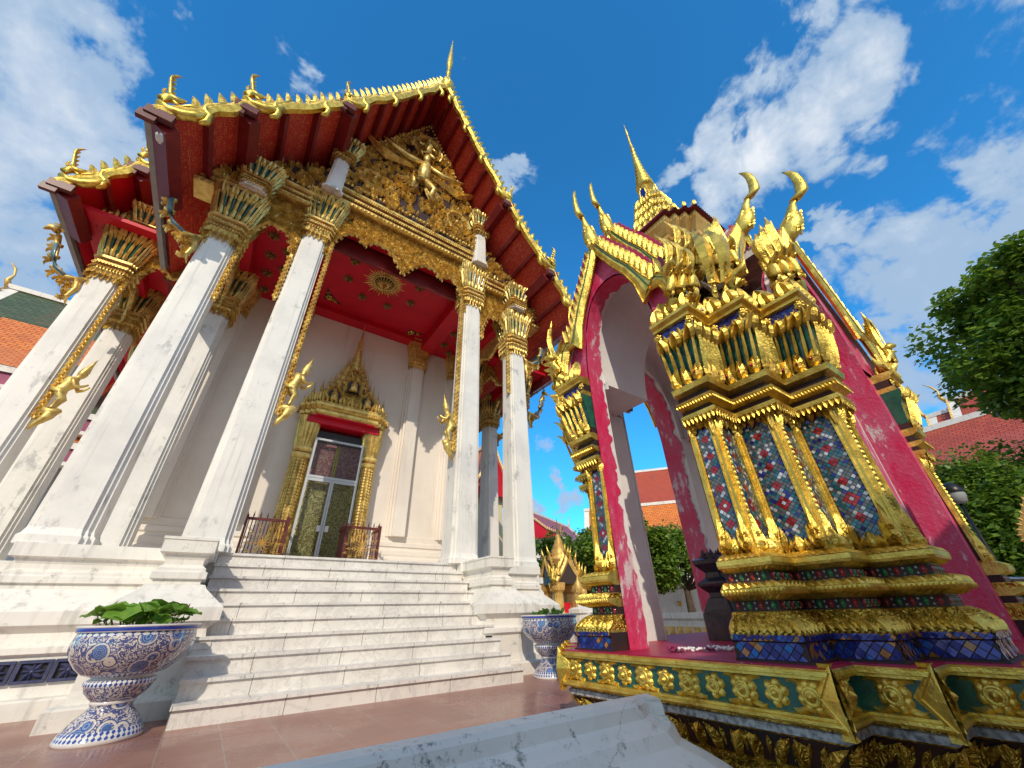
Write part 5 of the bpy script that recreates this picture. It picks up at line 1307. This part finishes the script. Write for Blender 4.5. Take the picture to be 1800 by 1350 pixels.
# --- central tower, cornices and spire
g = G()
cf = lambda o: redent(.50 + o, .50 + o, .09, 3)
g.loft(rings_of(cf, [(-.02, 4.34), (-.02, 4.85), (-.0, 4.87), (.02, 4.9), (.02, 4.98), (-.0, 5.0), (.03, 5.02), (.12, 5.12), (.13, 5.17), (.07, 5.18), (.07, 5.21), (.10, 5.22), (.20, 5.36), (.21, 5.42), (.20, 5.44)]), mis=[0, 0, 0, 0, 0, 1, 0, 0, 1, 1, 0, 0, 0, 0])
tower = g.build('tower', M('gold_dull', 'dark_ground'), pav)
g = G()
g.loft(rings_of(cf, [(.24, 5.44), (.26, 5.45), (.24, 5.5), (.0, 5.66), (-.06, 5.68)]), mis=[1, 1, 0, 0])
petals(g, cf, .27, 5.43, .17, 5.54, .05, .02, 0, 0, .5); petals(g, cf, .19, 5.52, .08, 5.62, .05, .02, 0, 0, .5); petals(g, cf, .1, 5.58, .02, 5.67, .05, .02, 0, 0, .5)
A = cf(.24)
for i in range(len(A)):
    p0, p1 = Vector(A[i - 1]), Vector(A[i]); p2 = Vector(A[(i + 1) % len(A)]); d, d2 = p1 - p0, p2 - p1
    if d.x * d2.y - d.y * d2.x > 0:
        for a in (0, 1.57, 3.14, 4.71): g.leaf(0, 0, PI / 2, .13, .03, .03, 0, 5, 2, fr((p1.x, p1.y, 5.45), (math.cos(a), math.sin(a), 0), (0, 0, 1), (math.sin(a), -math.cos(a), 0)))
z = 5.66; hw = .40
for k in range(4):
    f = lambda o, hw=hw: redent(hw + o, hw + o, hw * .15, 3)
    g.loft(rings_of(f, [(0, z), (0, z + .08), (.05, z + .12), (.06, z + .16), (-.01, z + .27)]), mis=[1, 2, 2, 2])
    petals(g, f, .055, z + .13, .02, z + .33, .06, .03, 2, .5, .5); petals(g, f, .01, z + .02, .03, z + .12, .05, .02, 2, 0, .5)
    z += .27; hw *= .80
g.build('tower_roof', M('roof_green', 'red_dark', 'gold'), tower)
g = G()
f = lambda o: redent(.17 + o, .17 + o, .03, 2)
g.loft(rings_of(f, [(.02, z - .04), (.03, z + .02), (-.01, z + .04), (-.05, z + .46), (-.03, z + .48), (-.03, z + .5), (-.07, z + .52)]), mis=[0, 0, 0, 0, 0, 0])
for a in range(4):
    T = fr((0, 0, z + .08), (math.cos(a * PI / 2), math.sin(a * PI / 2), 0), (0, 0, 1), (math.sin(a * PI / 2), -math.cos(a * PI / 2), 0)); g.box(-.05, .05, .02, .25, .145, .158, 1, T); g.strip([(-.06, 0), (-.05, .2), (0, .34), (.05, .2), (.06, 0)], .014, .02, 0, comp(T, fr((0, 0, .15))))
pr = []; zz = z + .52; r = .125
for k in range(10):
    pr += [(r, zz), (r * 1.22, zz + .03), (r * 1.22, zz + .06), (r * .9, zz + .08)]; zz += .115; r *= .865
pr += [(.032, zz), (.045, zz + .06), (.024, zz + .12), (.03, zz + .2), (.02, zz + .3), (.022, zz + .45), (.016, zz + .6), (.022, zz + .63), (.001, 9.45)]
g.lathe(pr, 12)
for k in range(6):
    pass
g.build('spire', M('gold', 'glass_blue'), tower)

# --- dark stone stand inside the pavilion
t = thing('stone_stand', 'dark glazed stepped stone stand inside the gilded pavilion', 'stone stand', (4.03, 2.30, .606), 0)
t.scale = (.78, .78, .92)
g = G(); sf = lambda o: redent(.14 + o, .14 + o, .03, 1)
g.loft(rings_of(sf, [(.07, 0), (.07, .22), (.055, .235), (.05, .26), (.0, .36), (-.02, .37), (-.02, .41), (.05, .47), (.06, .49), (.05, .51), (-.02, .55), (-.03, .6), (.0, .63), (.05, .68), (.06, .72), (.0, .74), (-.04, .78)]))
for k in range(26): g.lathe([(.03, 0), (.001, .05)], 5, 0, fr((.16 * math.cos(k * .9) * .7, .16 * math.sin(k * .9) * .7, .76 + .01 * (k % 3))))
g.build('stepped_body', 'dark_glaze', t)
# --- flower garland on the floor
t = thing('flower_garland', 'white and purple flower garland lying on the pavilion floor', 'garland', (2.86, 1.86, .606), R(-38))
g = G(); rnd = random.Random(3)
def bl(g, x, y, z, r, mi):
    g.lathe([(.0005, 0), (r, r * .45), (r * 1.05, r * .8), (r * .4, r * 1.3), (.0005, r * 1.35)], 6, mi, fr((x, y, z), (1, 0, rnd.uniform(-.3, .3)), (0, 1, rnd.uniform(-.3, .3)), (0, 0, 1)), ripple=.15, rn=3)
for k in range(64):
    a = k / 64 * 2 * PI; rx = .19 + rnd.uniform(-.012, .012); ry = .055 + rnd.uniform(-.012, .012)
    bl(g, rx * math.cos(a), ry * math.sin(a), rnd.uniform(0, .015), .013, 1 if k % 16 in (0, 1, 2) else 0)
g.build('flower_ring', M('petal_white', 'petal_purple'), t)
g = G()
for k in range(16): bl(g, -.2 + rnd.uniform(-.04, .04), rnd.uniform(-.05, .05), rnd.uniform(0, .02), .014, 0)
g.build('flower_cluster', 'petal_purple', t)

# ================================================================== FOREGROUND BALUSTRADE
g = G()
bp = [(-.02, 0), (-.02, .10), (-.05, .13), (-.13, .20), (-.14, .24), (-.145, .26), (-.19, .30), (-.235, .33), (-.235, .345), (-.26, .37), (-.28, .43), (-.28, .455)]
# profile across Y (front offset o), lofted in X with a rounded end
def balus(o): return [(-3.5, 1.36 - (o + .28)), (1.98, 1.36 - (o + .28)), (2.06, 1.42 - (o + .28) * .5), (2.10 + (o + .28) * .0, 1.52), (2.06, 1.66), (-3.5, 1.66)]
bprof = [(.28, 0), (.18, .05), (.15, .08), (.12, .18), (.10, .20), (.04, .245), (.0, .27), (-.03, .285), (-.055, .335), (-.085, .35), (-.10, .37), (-.12, .38), (-.13, .43), (-.15, .45)]
def balus(o):
    y0 = 1.58 - o * 1.2
    return [(-3.5, y0), (2.10 + o * .9, y0), (2.22 + o * .9, y0 + .06), (2.26 + o * .9, 1.72), (2.2, 1.86 + max(0, o) * .4), (-3.5, 1.86 + max(0, o) * .4)]
g.loft(rings_of(balus, bprof))
bl_ = g.build('balustrade', 'plaster_worn')
tag(bl_, 'low weathered white plaster balustrade in the foreground beside the gilded pavilion', 'balustrade')

# ================================================================== PORCELAIN POTS
def pot(name, label, x, y, rz, s=1.0):
    t = thing(name, label, 'planter pot', (x, y, 0), rz, 'blue and white porcelain pots by the steps')
    t.scale = (s, s, s)
    g = G(); g.lathe([(.295, 0), (.305, .012), (.30, .03)], 56, 0); g.lathe([(.30, .03), (.285, .07), (.27, .085)], 56, 1); g.lathe([(.27, .085), (.235, .14), (.17, .205), (.15, .235), (.16, .255)], 56, 2); g.lathe([(.16, .255), (.165, .265), (.16, .275)], 56, 0)
    g.lathe([(.16, .275), (.19, .30), (.235, .345), (.25, .385)], 56, 2); g.lathe([(.25, .385), (.262, .395), (.262, .425), (.245, .435)], 56, 1); g.lathe([(.245, .435), (.225, .445), (.23, .455)], 56, 0)
    g.add([(0, 0, .001)], [])
    g.build('foot', M('porcelain_white', 'porcelain_band', 'porcelain'), t)
    g = G(); g.lathe([(.23, .455), (.30, .475), (.315, .485)], 64, 1); g.lathe([(.315, .485), (.37, .53), (.43, .60), (.462, .67), (.468, .72), (.455, .775)], 64, 0); g.lathe([(.455, .775), (.452, .795), (.452, .805)], 64, 1)
    g.lathe([(.01, .47), (.28, .50), (.40, .62), (.435, .74), (.43, .80)], 48, 2)
    b_ = g.build('bowl', M('porcelain', 'porcelain_band', 'porcelain_white'), t)
    g = G(); g.lathe([(.452, .803), (.468, .806), (.47, .812)], 64, 1); g.lathe([(.47, .812), (.474, .822), (.47, .838)], 64, 0); g.lathe([(.47, .838), (.478, .845), (.476, .855), (.455, .858), (.435, .852), (.43, .79)], 64, 1)
    g.build('rim', M('porcelain_blue', 'porcelain_white'), t)
    return t
pot('porcelain_pot', 'blue and white porcelain pot holding lotus leaves left of the marble steps', -.46, 5.80, 1.1)
pot('porcelain_pot', 'blue and white porcelain pot with small green plant right of the marble steps', 4.78, 5.86, 2.6, .98)
def lotus(label, x, y, z, n, R_, seed, buds=3):
    t = thing('lotus_plant', label, 'plant', (x, y, z)); rnd = random.Random(seed)
    g = G(); st = G()
    for k in range(n):
        a = rnd.uniform(0, 6.28); d = R_ * math.sqrt(rnd.random()) * .98; r = rnd.uniform(.07, .14); h = .04 + rnd.uniform(0, .10) + .03 * (1 - d / R_)
        cx, cy = d * math.cos(a), d * math.sin(a); tx, ty = rnd.uniform(-.5, .5) + .5 * math.cos(a) * (d / R_), rnd.uniform(-.5, .5) + .5 * math.sin(a) * (d / R_)
        vs = [(cx, cy, h - .012)]; m = 12; off = rnd.uniform(0, 6)
        for q in range(m):
            b_ = 2 * PI * q / m; rr = r * (1 + .08 * math.sin(3 * b_ + off)) * (.55 if q == 0 else 1); dx, dy = rr * math.cos(b_ + off), rr * math.sin(b_ + off)
            vs.append((cx + dx, cy + dy, h - .62 * (tx * dx + ty * dy) + .022 * math.sin(4 * b_ + off) + .25 * rr * rr / .14))
        yel = 1 if k in (3,) else 0
        g.add(vs, [(0, q + 1, (q + 1) % m + 1) for q in range(m)], yel, None, True)
        st.tube([(cx * .6, cy * .6, -.1), (cx * .9, cy * .9, h * .4), (cx, cy, h - .012)], .004, 4)
    g.build('leaf_pads', M('leaf_lotus', 'leaf_yellow'), t); st.build('stems', 'leaf_green', t)
    for k in range(buds):
        a = rnd.uniform(0, 6.28); d = R_ * .7; x_, y_ = d * math.cos(a), d * math.sin(a); b = G(); hh = rnd.uniform(.10, .17)
        b.tube([(x_, y_, 0), (x_ + .01, y_, hh)], .0035, 4); b.tube([(x_ + .01, y_, hh - .005), (x_ + .013, y_, hh + .02), (x_ + .02, y_, hh + .05), (x_ + .026, y_, hh + .07)], [.004, .012, .008, .001], 6, 1)
        b.build('bud', M('leaf_green', 'petal_purple'), t)
lotus('green lotus leaves with buds spilling over the left blue pot', -.46, 5.80, .835, 38, .42, 5, 4)
t = thing('potted_plant', 'small dark green leafy plant in the right blue pot', 'plant', (4.78, 5.86, .80))
g = G(); rnd = random.Random(9)
for k in range(60):
    a = rnd.uniform(0, 6.28); d = .3 * math.sqrt(rnd.random()); L = rnd.uniform(.07, .13); e = rnd.uniform(.1, 1.1)
    T = fr((d * math.cos(a), d * math.sin(a), .02 + rnd.uniform(0, .10) * (1 - d / .4)), (math.cos(a) * math.cos(e), math.sin(a) * math.cos(e), math.sin(e)), (-math.sin(a), math.cos(a), 0), (-math.cos(a) * math.sin(e), -math.sin(a) * math.sin(e), math.cos(e)))
    g.leaf(0, 0, 0, L, .045, .006, .1, 5, 0, T)
g.build('leaf_cluster', 'leaf_lotus', t)
g = G()
for k in range(10): a = k * .63; g.tube([(.0, 0, -.15), (.12 * math.cos(a), .12 * math.sin(a), 0), (.2 * math.cos(a), .2 * math.sin(a), .06)], .005, 4)
g.build('stems', 'leaf_green', t)

# ================================================================== BACKGROUND
def pol(azd, d): return (d * math.sin(R(azd)), d * math.cos(R(azd)))
def tree(name, label, x, y, base, rx, rz_, cz, n, seed, size=.16, mats=('leaf_green', 'leaf_dark'), blobs=22, trunk_r=.22, group=None, lean=(0, 0), br_=(.17, .34)):
    t = thing(name, label, 'tree', (x, y, 0), 0, group); rnd = random.Random(seed)
    g = G(); 
    g.tube([(lean[0], lean[1], 0), (lean[0] * .6 + .05, lean[1] * .6, base * .5), (0.0, 0, base), (.1, .05, cz)], [trunk_r * 1.3, trunk_r, trunk_r * .8, trunk_r * .4], 10)
    cen = []
    for k in range(blobs):
        while True:
            p = Vector((rnd.uniform(-1, 1), rnd.uniform(-1, 1), rnd.uniform(-1, 1)))
            if p.length < 1: break
        p = p * (p.length ** -.35 if p.length > .05 else 1); p = Vector((p.x * rx * .74, p.y * rx * .74, cz + p.z * rz_ * .76)); cen.append((p, rnd.uniform(*br_) * min(rx, rz_ * 1.3)))
        if k % 2 == 0: g.tube([(0, 0, base + (cz - base) * .3), tuple((Vector((0, 0, base)) + p) * .5), tuple(p)], [trunk_r * .4, trunk_r * .22, trunk_r * .06], 5)
    g.build('trunk', 'bark', t)
    c = G(); V = c.v; F = c.f; Mi = c.m; S = c.sm
    for k in range(n):
        p, r = cen[rnd.randrange(len(cen))]
        d = Vector((rnd.gauss(0, 1), rnd.gauss(0, 1), rnd.gauss(0, 1) * .75)).normalized(); q = p + d * r * (rnd.random() ** .33) * 1.05
        a = Vector((rnd.uniform(-1, 1), rnd.uniform(-1, 1), rnd.uniform(-.7, .35))).normalized(); u_ = (d * .5 + Vector((0, 0, .8)) + Vector((rnd.uniform(-.6, .6), rnd.uniform(-.6, .6), 0))).normalized(); b_ = a.cross(u_)
        if b_.length < .1: continue
        b_.normalize(); L = size * rnd.uniform(.7, 1.25); w_ = L * .36; i = len(V)
        V += [tuple(q), tuple(q + a * L * .45 + b_ * w_), tuple(q + a * L), tuple(q + a * L * .45 - b_ * w_)]
        F.append((i, i + 1, i + 2, i + 3)); Mi.append(0 if rnd.random() < .6 else 1); S.append(False)
    c.build('crown', M(*mats), t)
    return t
x, y = pol(44, 22); tree('leafy_tree', 'round green tree left of the pavilion post behind the small gilded shrine', x, y, 1.4, 2.6, 2.0, 3.3, 15000, 1, .20)
x, y = pol(52.5, 19); tree('leafy_tree', 'round green tree seen through the pavilion doorway', x, y, 1.0, 1.7, 1.75, 3.0, 14000, 2, .17)
x, y = pol(56.5, 24); tree('leafy_tree', 'green tree behind the pavilion, mostly hidden by its far jamb', x, y, 1.0, 2.0, 1.8, 3.4, 7000, 12, .2)
x, y = pol(38.5, 26); tree('leafy_tree', 'darker tree beside the temple podium end', x, y, 1.2, 2.0, 1.9, 3.2, 9000, 13, .2, ('leaf_dark', 'leaf_green'))
x, y = pol(97.6, 11); tree('broadleaf_tree', 'large broadleaf tree at the right edge with branches against the sky', x, y, 2.4, 2.5, 2.0, 4.95, 40000, 3, .12, blobs=80, br_=(.10, .24))
x, y = pol(88.0, 10.5); tree('clipped_tree', 'dense rounded tree below the red roofs at the right', x, y, .6, 1.9, 1.45, 1.75, 46000, 4, .085, blobs=60)

def hall(name, label, loc, rz, w_, d_, hw_, hr, tm, wallm='wall_white', tiers=2, gable='red', border='plaster', orn=True, inset=None):
    t = thing(name, label, 'temple hall', loc, rz)
    g = G(); g.box(-w_ / 2 + .6, w_ / 2 - .6, -d_ / 2 + .6, d_ / 2 - .6, 0, hw_ + .2); g.build('wall', wallm, t)
    for k in range(tiers):
        e = k * 1.3; dz = -k * (hr * (.2 if inset else .13))
        g = G(); g.uv = []
        prof = [(w_ / 2, hw_), (w_ / 2 * .62, hw_ + hr * .26), (w_ / 2 * .30, hw_ + hr * .60), (0, hw_ + hr)]
        y0, y1 = -d_ / 2 - e, d_ / 2 + e
        def quad_(p, mi):
            i = len(g.v)
            for q in p: g.v.append(q[:3]); g.uv.append(q[3:])
            g.f.append(tuple(range(i, i + len(p)))); g.m.append(mi); g.sm.append(False)
        for sx in (-1, 1):
            acc = 0
            for i in range(3):
                (x0, z0), (x1, z1) = prof[i], prof[i + 1]; l = math.hypot(x1 - x0, z1 - z0); z0 += dz - .0; z1 += dz; b_ = .45; c_ = 1.3 if inset else b_
                for (ya, yb, mi) in ((y0, y0 + b_, 1), (y0 + b_, y0 + c_, 0), (y0 + c_, y1 - c_, 3 if inset and i < 2 else 0), (y1 - c_, y1 - b_, 0), (y1 - b_, y1, 1)):
                    if yb - ya < .01: continue
                    quad_([(sx * x0, ya, z0, ya, acc), (sx * x0, yb, z0, yb, acc), (sx * x1, yb, z1, yb, acc + l), (sx * x1, ya, z1, ya, acc + l)], mi)
                if i == 0: quad_([(sx * x0, y0, z0 - .02, 0, 0), (sx * x0, y1, z0 - .02, 1, 0), (sx * x0, y1, z0 - .28, 1, 1), (sx * x0, y0, z0 - .28, 0, 1)], 1)
                acc += l
        for yy in (y0 + .15, y1 - .15):
            quad_([(-prof[0][0], yy, prof[0][1] + dz, 0, 0), (prof[0][0], yy, prof[0][1] + dz, 0, 0), (prof[1][0], yy, prof[1][1] + dz, 0, 0), (prof[2][0], yy, prof[2][1] + dz, 0, 0), (0, yy, prof[3][1] + dz, 0, 0), (-prof[2][0], yy, prof[2][1] + dz, 0, 0), (-prof[1][0], yy, prof[1][1] + dz, 0, 0)], 2)
        rf = g.build('roof', M(tm, border, gable, inset or tm), t)
        if inset:
            xe = prof[0][0]; ze = prof[0][1] + dz
            for sx in (-1, 1):
                q2 = G(); q2.box(min(sx * (xe - .25), sx * (xe - .1)), max(sx * (xe - .25), sx * (xe - .1)), y0 + .1, y1 - .1, ze - .85, ze - .285, 0); q2.box(min(sx * (xe - .35), sx * (xe + .1)), max(sx * (xe - .35), sx * (xe + .1)), y0, y1, ze - 1.0, ze - .852, 1)
                q2.build('fascia', M('fascia_purple', 'plaster'), rf)
        q = G(); q.box(-.14, .14, y0, y1, hw_ + hr + dz - .1, hw_ + hr + dz + .16, 1)
        for yy, sg in ((y0, -1), (y1, 1)):
            if orn:
                q.tube([(0, yy, hw_ + hr + dz), (0, yy + sg * .2, hw_ + hr + dz + .4), (0, yy + sg * .12, hw_ + hr + dz + .8), (0, yy + sg * .25, hw_ + hr + dz + 1.2), (0, yy + sg * .6, hw_ + hr + dz + 1.6)], [.14, .12, .05, .07, .01], 6)
                for sx in (-1, 1):
                    for i in range(3):
                        (x0, z0), (x1, z1) = prof[i], prof[i + 1]; n = 8
                        for m in range(n):
                            tt = m / n; q.leaf(0, 0, PI / 2 + .2, .34, .08, .05, -.4, 4, 0, fr((sx * (x0 + (x1 - x0) * tt), yy, z0 + dz + (z1 - z0) * tt), (sx, 0, 0), (0, 0, 1), (0, sg, 0)), .05)
                    naga_head(q, fr((sx * prof[0][0], yy, prof[0][1] + dz + .1), (sx, 0, 0), (0, 0, 1), (0, sg, 0)), .9)
        q.build('roof_ornament', M('gold_dull', border), rf)
    return t
x, y = pol(52.5, 48); hall('red_roofed_hall', 'distant red roofed hall seen through the pavilion doorway', (x + 2, y - 1, 0), R(-142), 11, 10, 9.6, 6.0, 'roof_red', 'ochre_wall', 1)
x, y = pol(54, 39); hall('orange_roofed_gallery', 'orange roofed gallery below the red roofed hall, seen through the pavilion doorway', (x, y, 0), R(-142), 5, 12, 6.4, 3.0, 'roof_orange', 'wall_white', 1, orn=False)
g = G()
x, y = pol(40, 52); hall('red_roofed_hall', 'distant red roofed hall above the trees beside the temple columns', (x, y, 0), R(-64), 9, 14, 8.0, 3.4, 'roof_red', 'wall_white', 1)
hall('red_roofed_hall', 'long red tiled hall with white ridges behind the right hand trees', (*pol(93, 27), 0), R(-7), 9.5, 16, 4.9, 3.4, 'roof_red', 'wall_white', 1)
hall('red_roofed_hall', 'upper red tiled roof rising behind the large tree at right', (*pol(98, 36), 0), R(-7), 11, 14, 7.6, 4.6, 'roof_red', 'wall_white', 2)
hall('green_roofed_hall', 'hall with green and orange tiled tiers at the far left behind the columns', (-10.2, 27.6, 0), R(-88), 11, 6.5, 10.0, 6.6, 'roof_green', 'wall_white', 3, inset='roof_orange')
t = hall('small_hall', 'small dark eaved hall seen between the right hand temple columns', (12.3, 22.5, 0), R(0), 3.2, 6, 7.0, 3.4, 'roof_orange', 'cream', 1)

# ochre lower roof below the distant hall
# small gilded shrine beside the podium
t = thing('gilded_shrine', 'small distant gilded shrine with spire beside the temple podium', 'shrine', (*pol(41.2, 17.0), 0), R(-14))
g = G(); f = lambda o: redent(.62 + o, .62 + o, .1, 2)
g.loft(rings_of(f, [(.3, 0), (.3, .25), (.2, .35), (.28, .5), (.28, .7)])); g.build('base', 'plaster', t)
g = G()
for sx in (-1, 1):
    for sy in (-1, 1):
        ff = lambda o: [(sx * .42 + px, sy * .42 + py) for px, py in redent(.17 + o, .17 + o, .04, 1)]
        g.loft(rings_of(ff, [(.06, .7), (.03, .85), (0, .9), (-.01, 1.55), (.05, 1.6), (.08, 1.85)])); petals(g, ff, .0, 1.5, .1, 1.85, .08, .04)
g.build('gilded_piers', 'gold_dull', t)
g = G()
for k in range(4):
    a = k * PI / 2; T = fr((0, 0, 0), (math.cos(a), math.sin(a), 0), (0, 0, 1), (math.sin(a), -math.cos(a), 0))
    for z0, dd in ((0, .68), (.16, .45)):
        Tt = comp(T, fr((0, z0, dd)))
        g.strip([(-.62, 1.8), (-.5, 1.95), (-.3, 2.2), (-.12, 2.5), (0, 2.75)], .08, .05, 0, Tt, .05); g.strip([(.62, 1.8), (.5, 1.95), (.3, 2.2), (.12, 2.5), (0, 2.75)], .08, .05, 0, Tt, .05)
        for sx in (-1, 1):
            g.tube([(sx * .6, 1.85, 0), (sx * .74, 1.95, 0), (sx * .7, 2.2, 0), (sx * .78, 2.4, 0)], [.09, .08, .05, .01], 6, 1, Tt)
            for m in range(7): g.leaf(sx * (.54 - .08 * m), 1.95 + .12 * m, PI / 2 - sx * .3, .07, .03, .03, 0, 4, 1, Tt, .03)
        g.tube([(0, 2.7, 0), (0, 2.85, .05), (0, 3.1, .12)], [.07, .05, .01], 6, 1, Tt)
        g.prism([(-.55, 1.8), (.55, 1.8), (0, 2.7)], -.3, -.02, 2, Tt)
g.build('gable_set', M('gold_dull', 'gold', 'roof_orange'), t)
g = G(); pr = [(.42, 2.2), (.40, 2.62), (.50, 2.68), (.50, 2.74), (.36, 2.82), (.42, 2.88), (.3, 2.98), (.34, 3.04), (.22, 3.16), (.26, 3.2), (.16, 3.34), (.18, 3.38), (.10, 3.52), (.12, 3.56), (.05, 3.75), (.035, 3.95), (.001, 4.35)]
g.lathe(pr, 14); g.build('spire', 'gold_dull', t)
g = G(); g.box(-.2, .2, -.2, .2, .7, 1.2); g.build('altar_block', 'red', t)

# lotus-bud posts
def bud_post(az_, d, h, lab):
    x, y = pol(az_, d); t = thing('lotus_bud_post', lab, 'ornamental post', (x, y, 0), 0, 'lotus bud posts on the boundary wall')
    g = G(); f = lambda o: redent(.16 + o, .16 + o, .03, 1)
    g.loft(rings_of(f, [(.12, 0), (.12, .5), (.05, .55), (.05, .8), (.1, .85), (.1, .95), (0, 1.0)])); g.build('post_base', 'plaster', t)
    g = G(); g.lathe([(.07, 1.0), (.1, 1.04), (.04, 1.1), (.035, h - .55)], 10, 1); g.lathe([(.035, h - .55), (.09, h - .45), (.11, h - .35), (.08, h - .2), (.03, h - .1), (.001, h)], 10, 0)
    for k in range(6):
        a = k * PI / 3; g.leaf(0, 0, PI / 2, .22, .05, .03, 0, 4, 0, fr((.08 * math.cos(a), .08 * math.sin(a), h - .52), (-math.sin(a), math.cos(a), 0), (0, 0, 1), (math.cos(a), math.sin(a), 0)))
    g.build('lotus_bud', M('gold_dull', 'plaster'), t)
bud_post(43.3, 13.5, 1.86, 'left taller gilded lotus bud post beside the small shrine'); bud_post(43.95, 13.9, 1.76, 'right shorter gilded lotus bud post beside the small shrine')
# low white wall with gilded squares
def low_wall(label, x0, y0, x1, y1, h, n):
    L = math.hypot(x1 - x0, y1 - y0); t = thing('low_wall', label, 'wall', (x0, y0, 0), math.atan2(y1 - y0, x1 - x0))
    g = G(); f = lambda o: [(-o, -.15 - o), (L + o, -.15 - o), (L + o, .15 + o), (-o, .15 + o)]
    g.loft(rings_of(f, [(.12, 0), (.12, .15), (0, .2), (0, h - .14), (.06, h - .1), (.06, h)])); g.build('wall_body', 'plaster', t)
    for k in range(n):
        x = L * (k + .5) / n; g = G()
        for yy, sg in ((-.15, 1), (.15, -1)):
            T = fr((x, yy, h * .53), (1, 0, 0), (0, 0, 1), (0, -sg, 0)); g.box(-.11, .11, -.13, .13, 0, .012, 0, T); 
            for a in range(8): g.leaf(0, 0, a * PI / 4, .10, .02, .02, .5, 4, 0, comp(T, fr((0, 0, .012))))
        g.build('gilded_square', 'gold_dull', t)
a = pol(47, 13.0); b_ = pol(60, 9.4); low_wall('low white wall with gilded square panels behind the pavilion', a[0], a[1], b_[0], b_[1], .80, 16)
a = pol(38, 15.0); b_ = pol(46.6, 13.2); low_wall('low white wall beside the small gilded shrine', a[0], a[1], b_[0], b_[1], .86, 8)
# white hall base walls behind trees
a = pol(40, 30); b_ = pol(66, 26); low_wall('plain distant white boundary wall behind the round trees', a[0], a[1], b_[0], b_[1], 2.2, 4)
# lamp
t = thing('garden_lamp', 'black capped garden lamp beside the clipped tree at right', 'lamp', (*pol(83.6, 7.6), 0))
g = G(); g.tube([(0, 0, 0), (0, 0, .3), (0, 0, 1.94)], [.05, .022, .018], 10); g.build('lamp_post', 'black', t)
g = G(); g.lathe([(.03, 1.92), (.08, 1.94), (.10, 2.02), (.095, 2.07)], 20, 0); g.lathe([(.11, 2.06), (.115, 2.08), (.085, 2.15), (.03, 2.19), (.001, 2.2)], 20, 1); g.build('lamp_shade', M('grey_metal', 'black'), t)
# gilded leaf shaped frame (boundary marker)
t = thing('leaf_frame', 'gilded leaf shaped openwork frame in front of the clipped tree', 'ornamental frame', (*pol(87.6, 7.6), 0), R(-86))
t.scale = (.85, .85, .96)
g = G(); T = fr((0, 0, 1.52), (1, 0, 0), (0, 0, 1), (0, -1, 0))
pts = [(.0, -.30), (.13, -.24), (.22, -.08), (.21, .06), (.12, .2), (.0, .42)]; pts = pts + [(-x, z) for x, z in reversed(pts[1:-1])] + [pts[0]]
g.strip(pts, .055, .03, 0, T, .03)
for k in range(len(pts) - 1):
    (xa, za), (xb, zb) = pts[k], pts[k + 1]
    for m in range(3): q = (m + .5) / 3; xx, zz = xa + (xb - xa) * q, za + (zb - za) * q; g.leaf(xx, zz, math.atan2(zz, xx), .085, .022, .02, .3, 4, 0, T, .02)
g.lathe([(.05, -.03), (.12, .02), (.1, .1), (.001, .16)], 14, 1, T)
g.build('leaf_rim', M('gold_dull', 'grey_metal'), t)
g = G(); g.tube([(0, 0, 0), (0, 0, 1.24)], .04, 8); f = lambda o: redent(.16 + o, .16 + o, .03, 1); g.loft(rings_of(f, [(.1, 0), (.1, .4), (0, .45), (0, .7), (.08, .78), (-.1, .9)])); g.build('stand', 'plaster', t)
# blue-grey sheet canopy edge at far right
t = thing('stall_canopy', 'pale blue grey corrugated canopy behind the pavilion at right', 'canopy', (*pol(86.4, 9.6), 0), R(-5))
g = G()
n = 40; vs = []
for i in range(n + 1):
    x = -1.6 + 3.2 * i / n; dz_ = .02 * math.sin(i * 1.8); vs += [(x, -.8, .98 + dz_), (x, .8, 1.16 + dz_)]
g.add(vs, [(2 * i, 2 * i + 2, 2 * i + 3, 2 * i + 1) for i in range(n)]); g.box(-1.6, 1.6, -.82, -.79, .92, .955); g.build('canopy_sheet', 'blue_grey_roof', t)
for sx in (-1.5, 1.5):
    for sy in (-.7, .7): g = G(); g.box(sx - .03, sx + .03, sy - .03, sy + .03, 0, 1.0 + .1 * sy); g.build('leg', 'grey_metal', t)

# unseen wall added behind the viewer; its height throws the foreground shade
t = thing('added_shade_wall', 'unseen tiled white wall added behind the viewer to shade the foreground', 'added shade wall', (-.6, -3.5, 0), worldc=True)
g = G(); g.box(-4.6, 3.3, -4.1, -3.0, 0, 4.1); g.build('wall', 'wall_white', t)
g = G(); g.uv = []
for (ya, za, yb, zb) in ((-2.85, 4.25, -3.55, 4.6), (-3.55, 4.6, -4.25, 4.25)):
    i = len(g.v); g.v += [(-4.8, ya, za), (3.5, ya, za), (3.5, yb, zb), (-4.8, yb, zb)]; g.uv += [(0, 0), (25, 0), (25, 3.4), (0, 3.4)]; g.f.append((i, i + 1, i + 2, i + 3)); g.m.append(0); g.sm.append(False)
g.build('roof', 'roof_orange', t)
for k in range(1):
    g = G(); x = -.6; g.box(x - .9, x + .9, -3.0, -2.97, 0, 2.6); g.build('door', 'red', t)  # red panel dressing the added shade wall
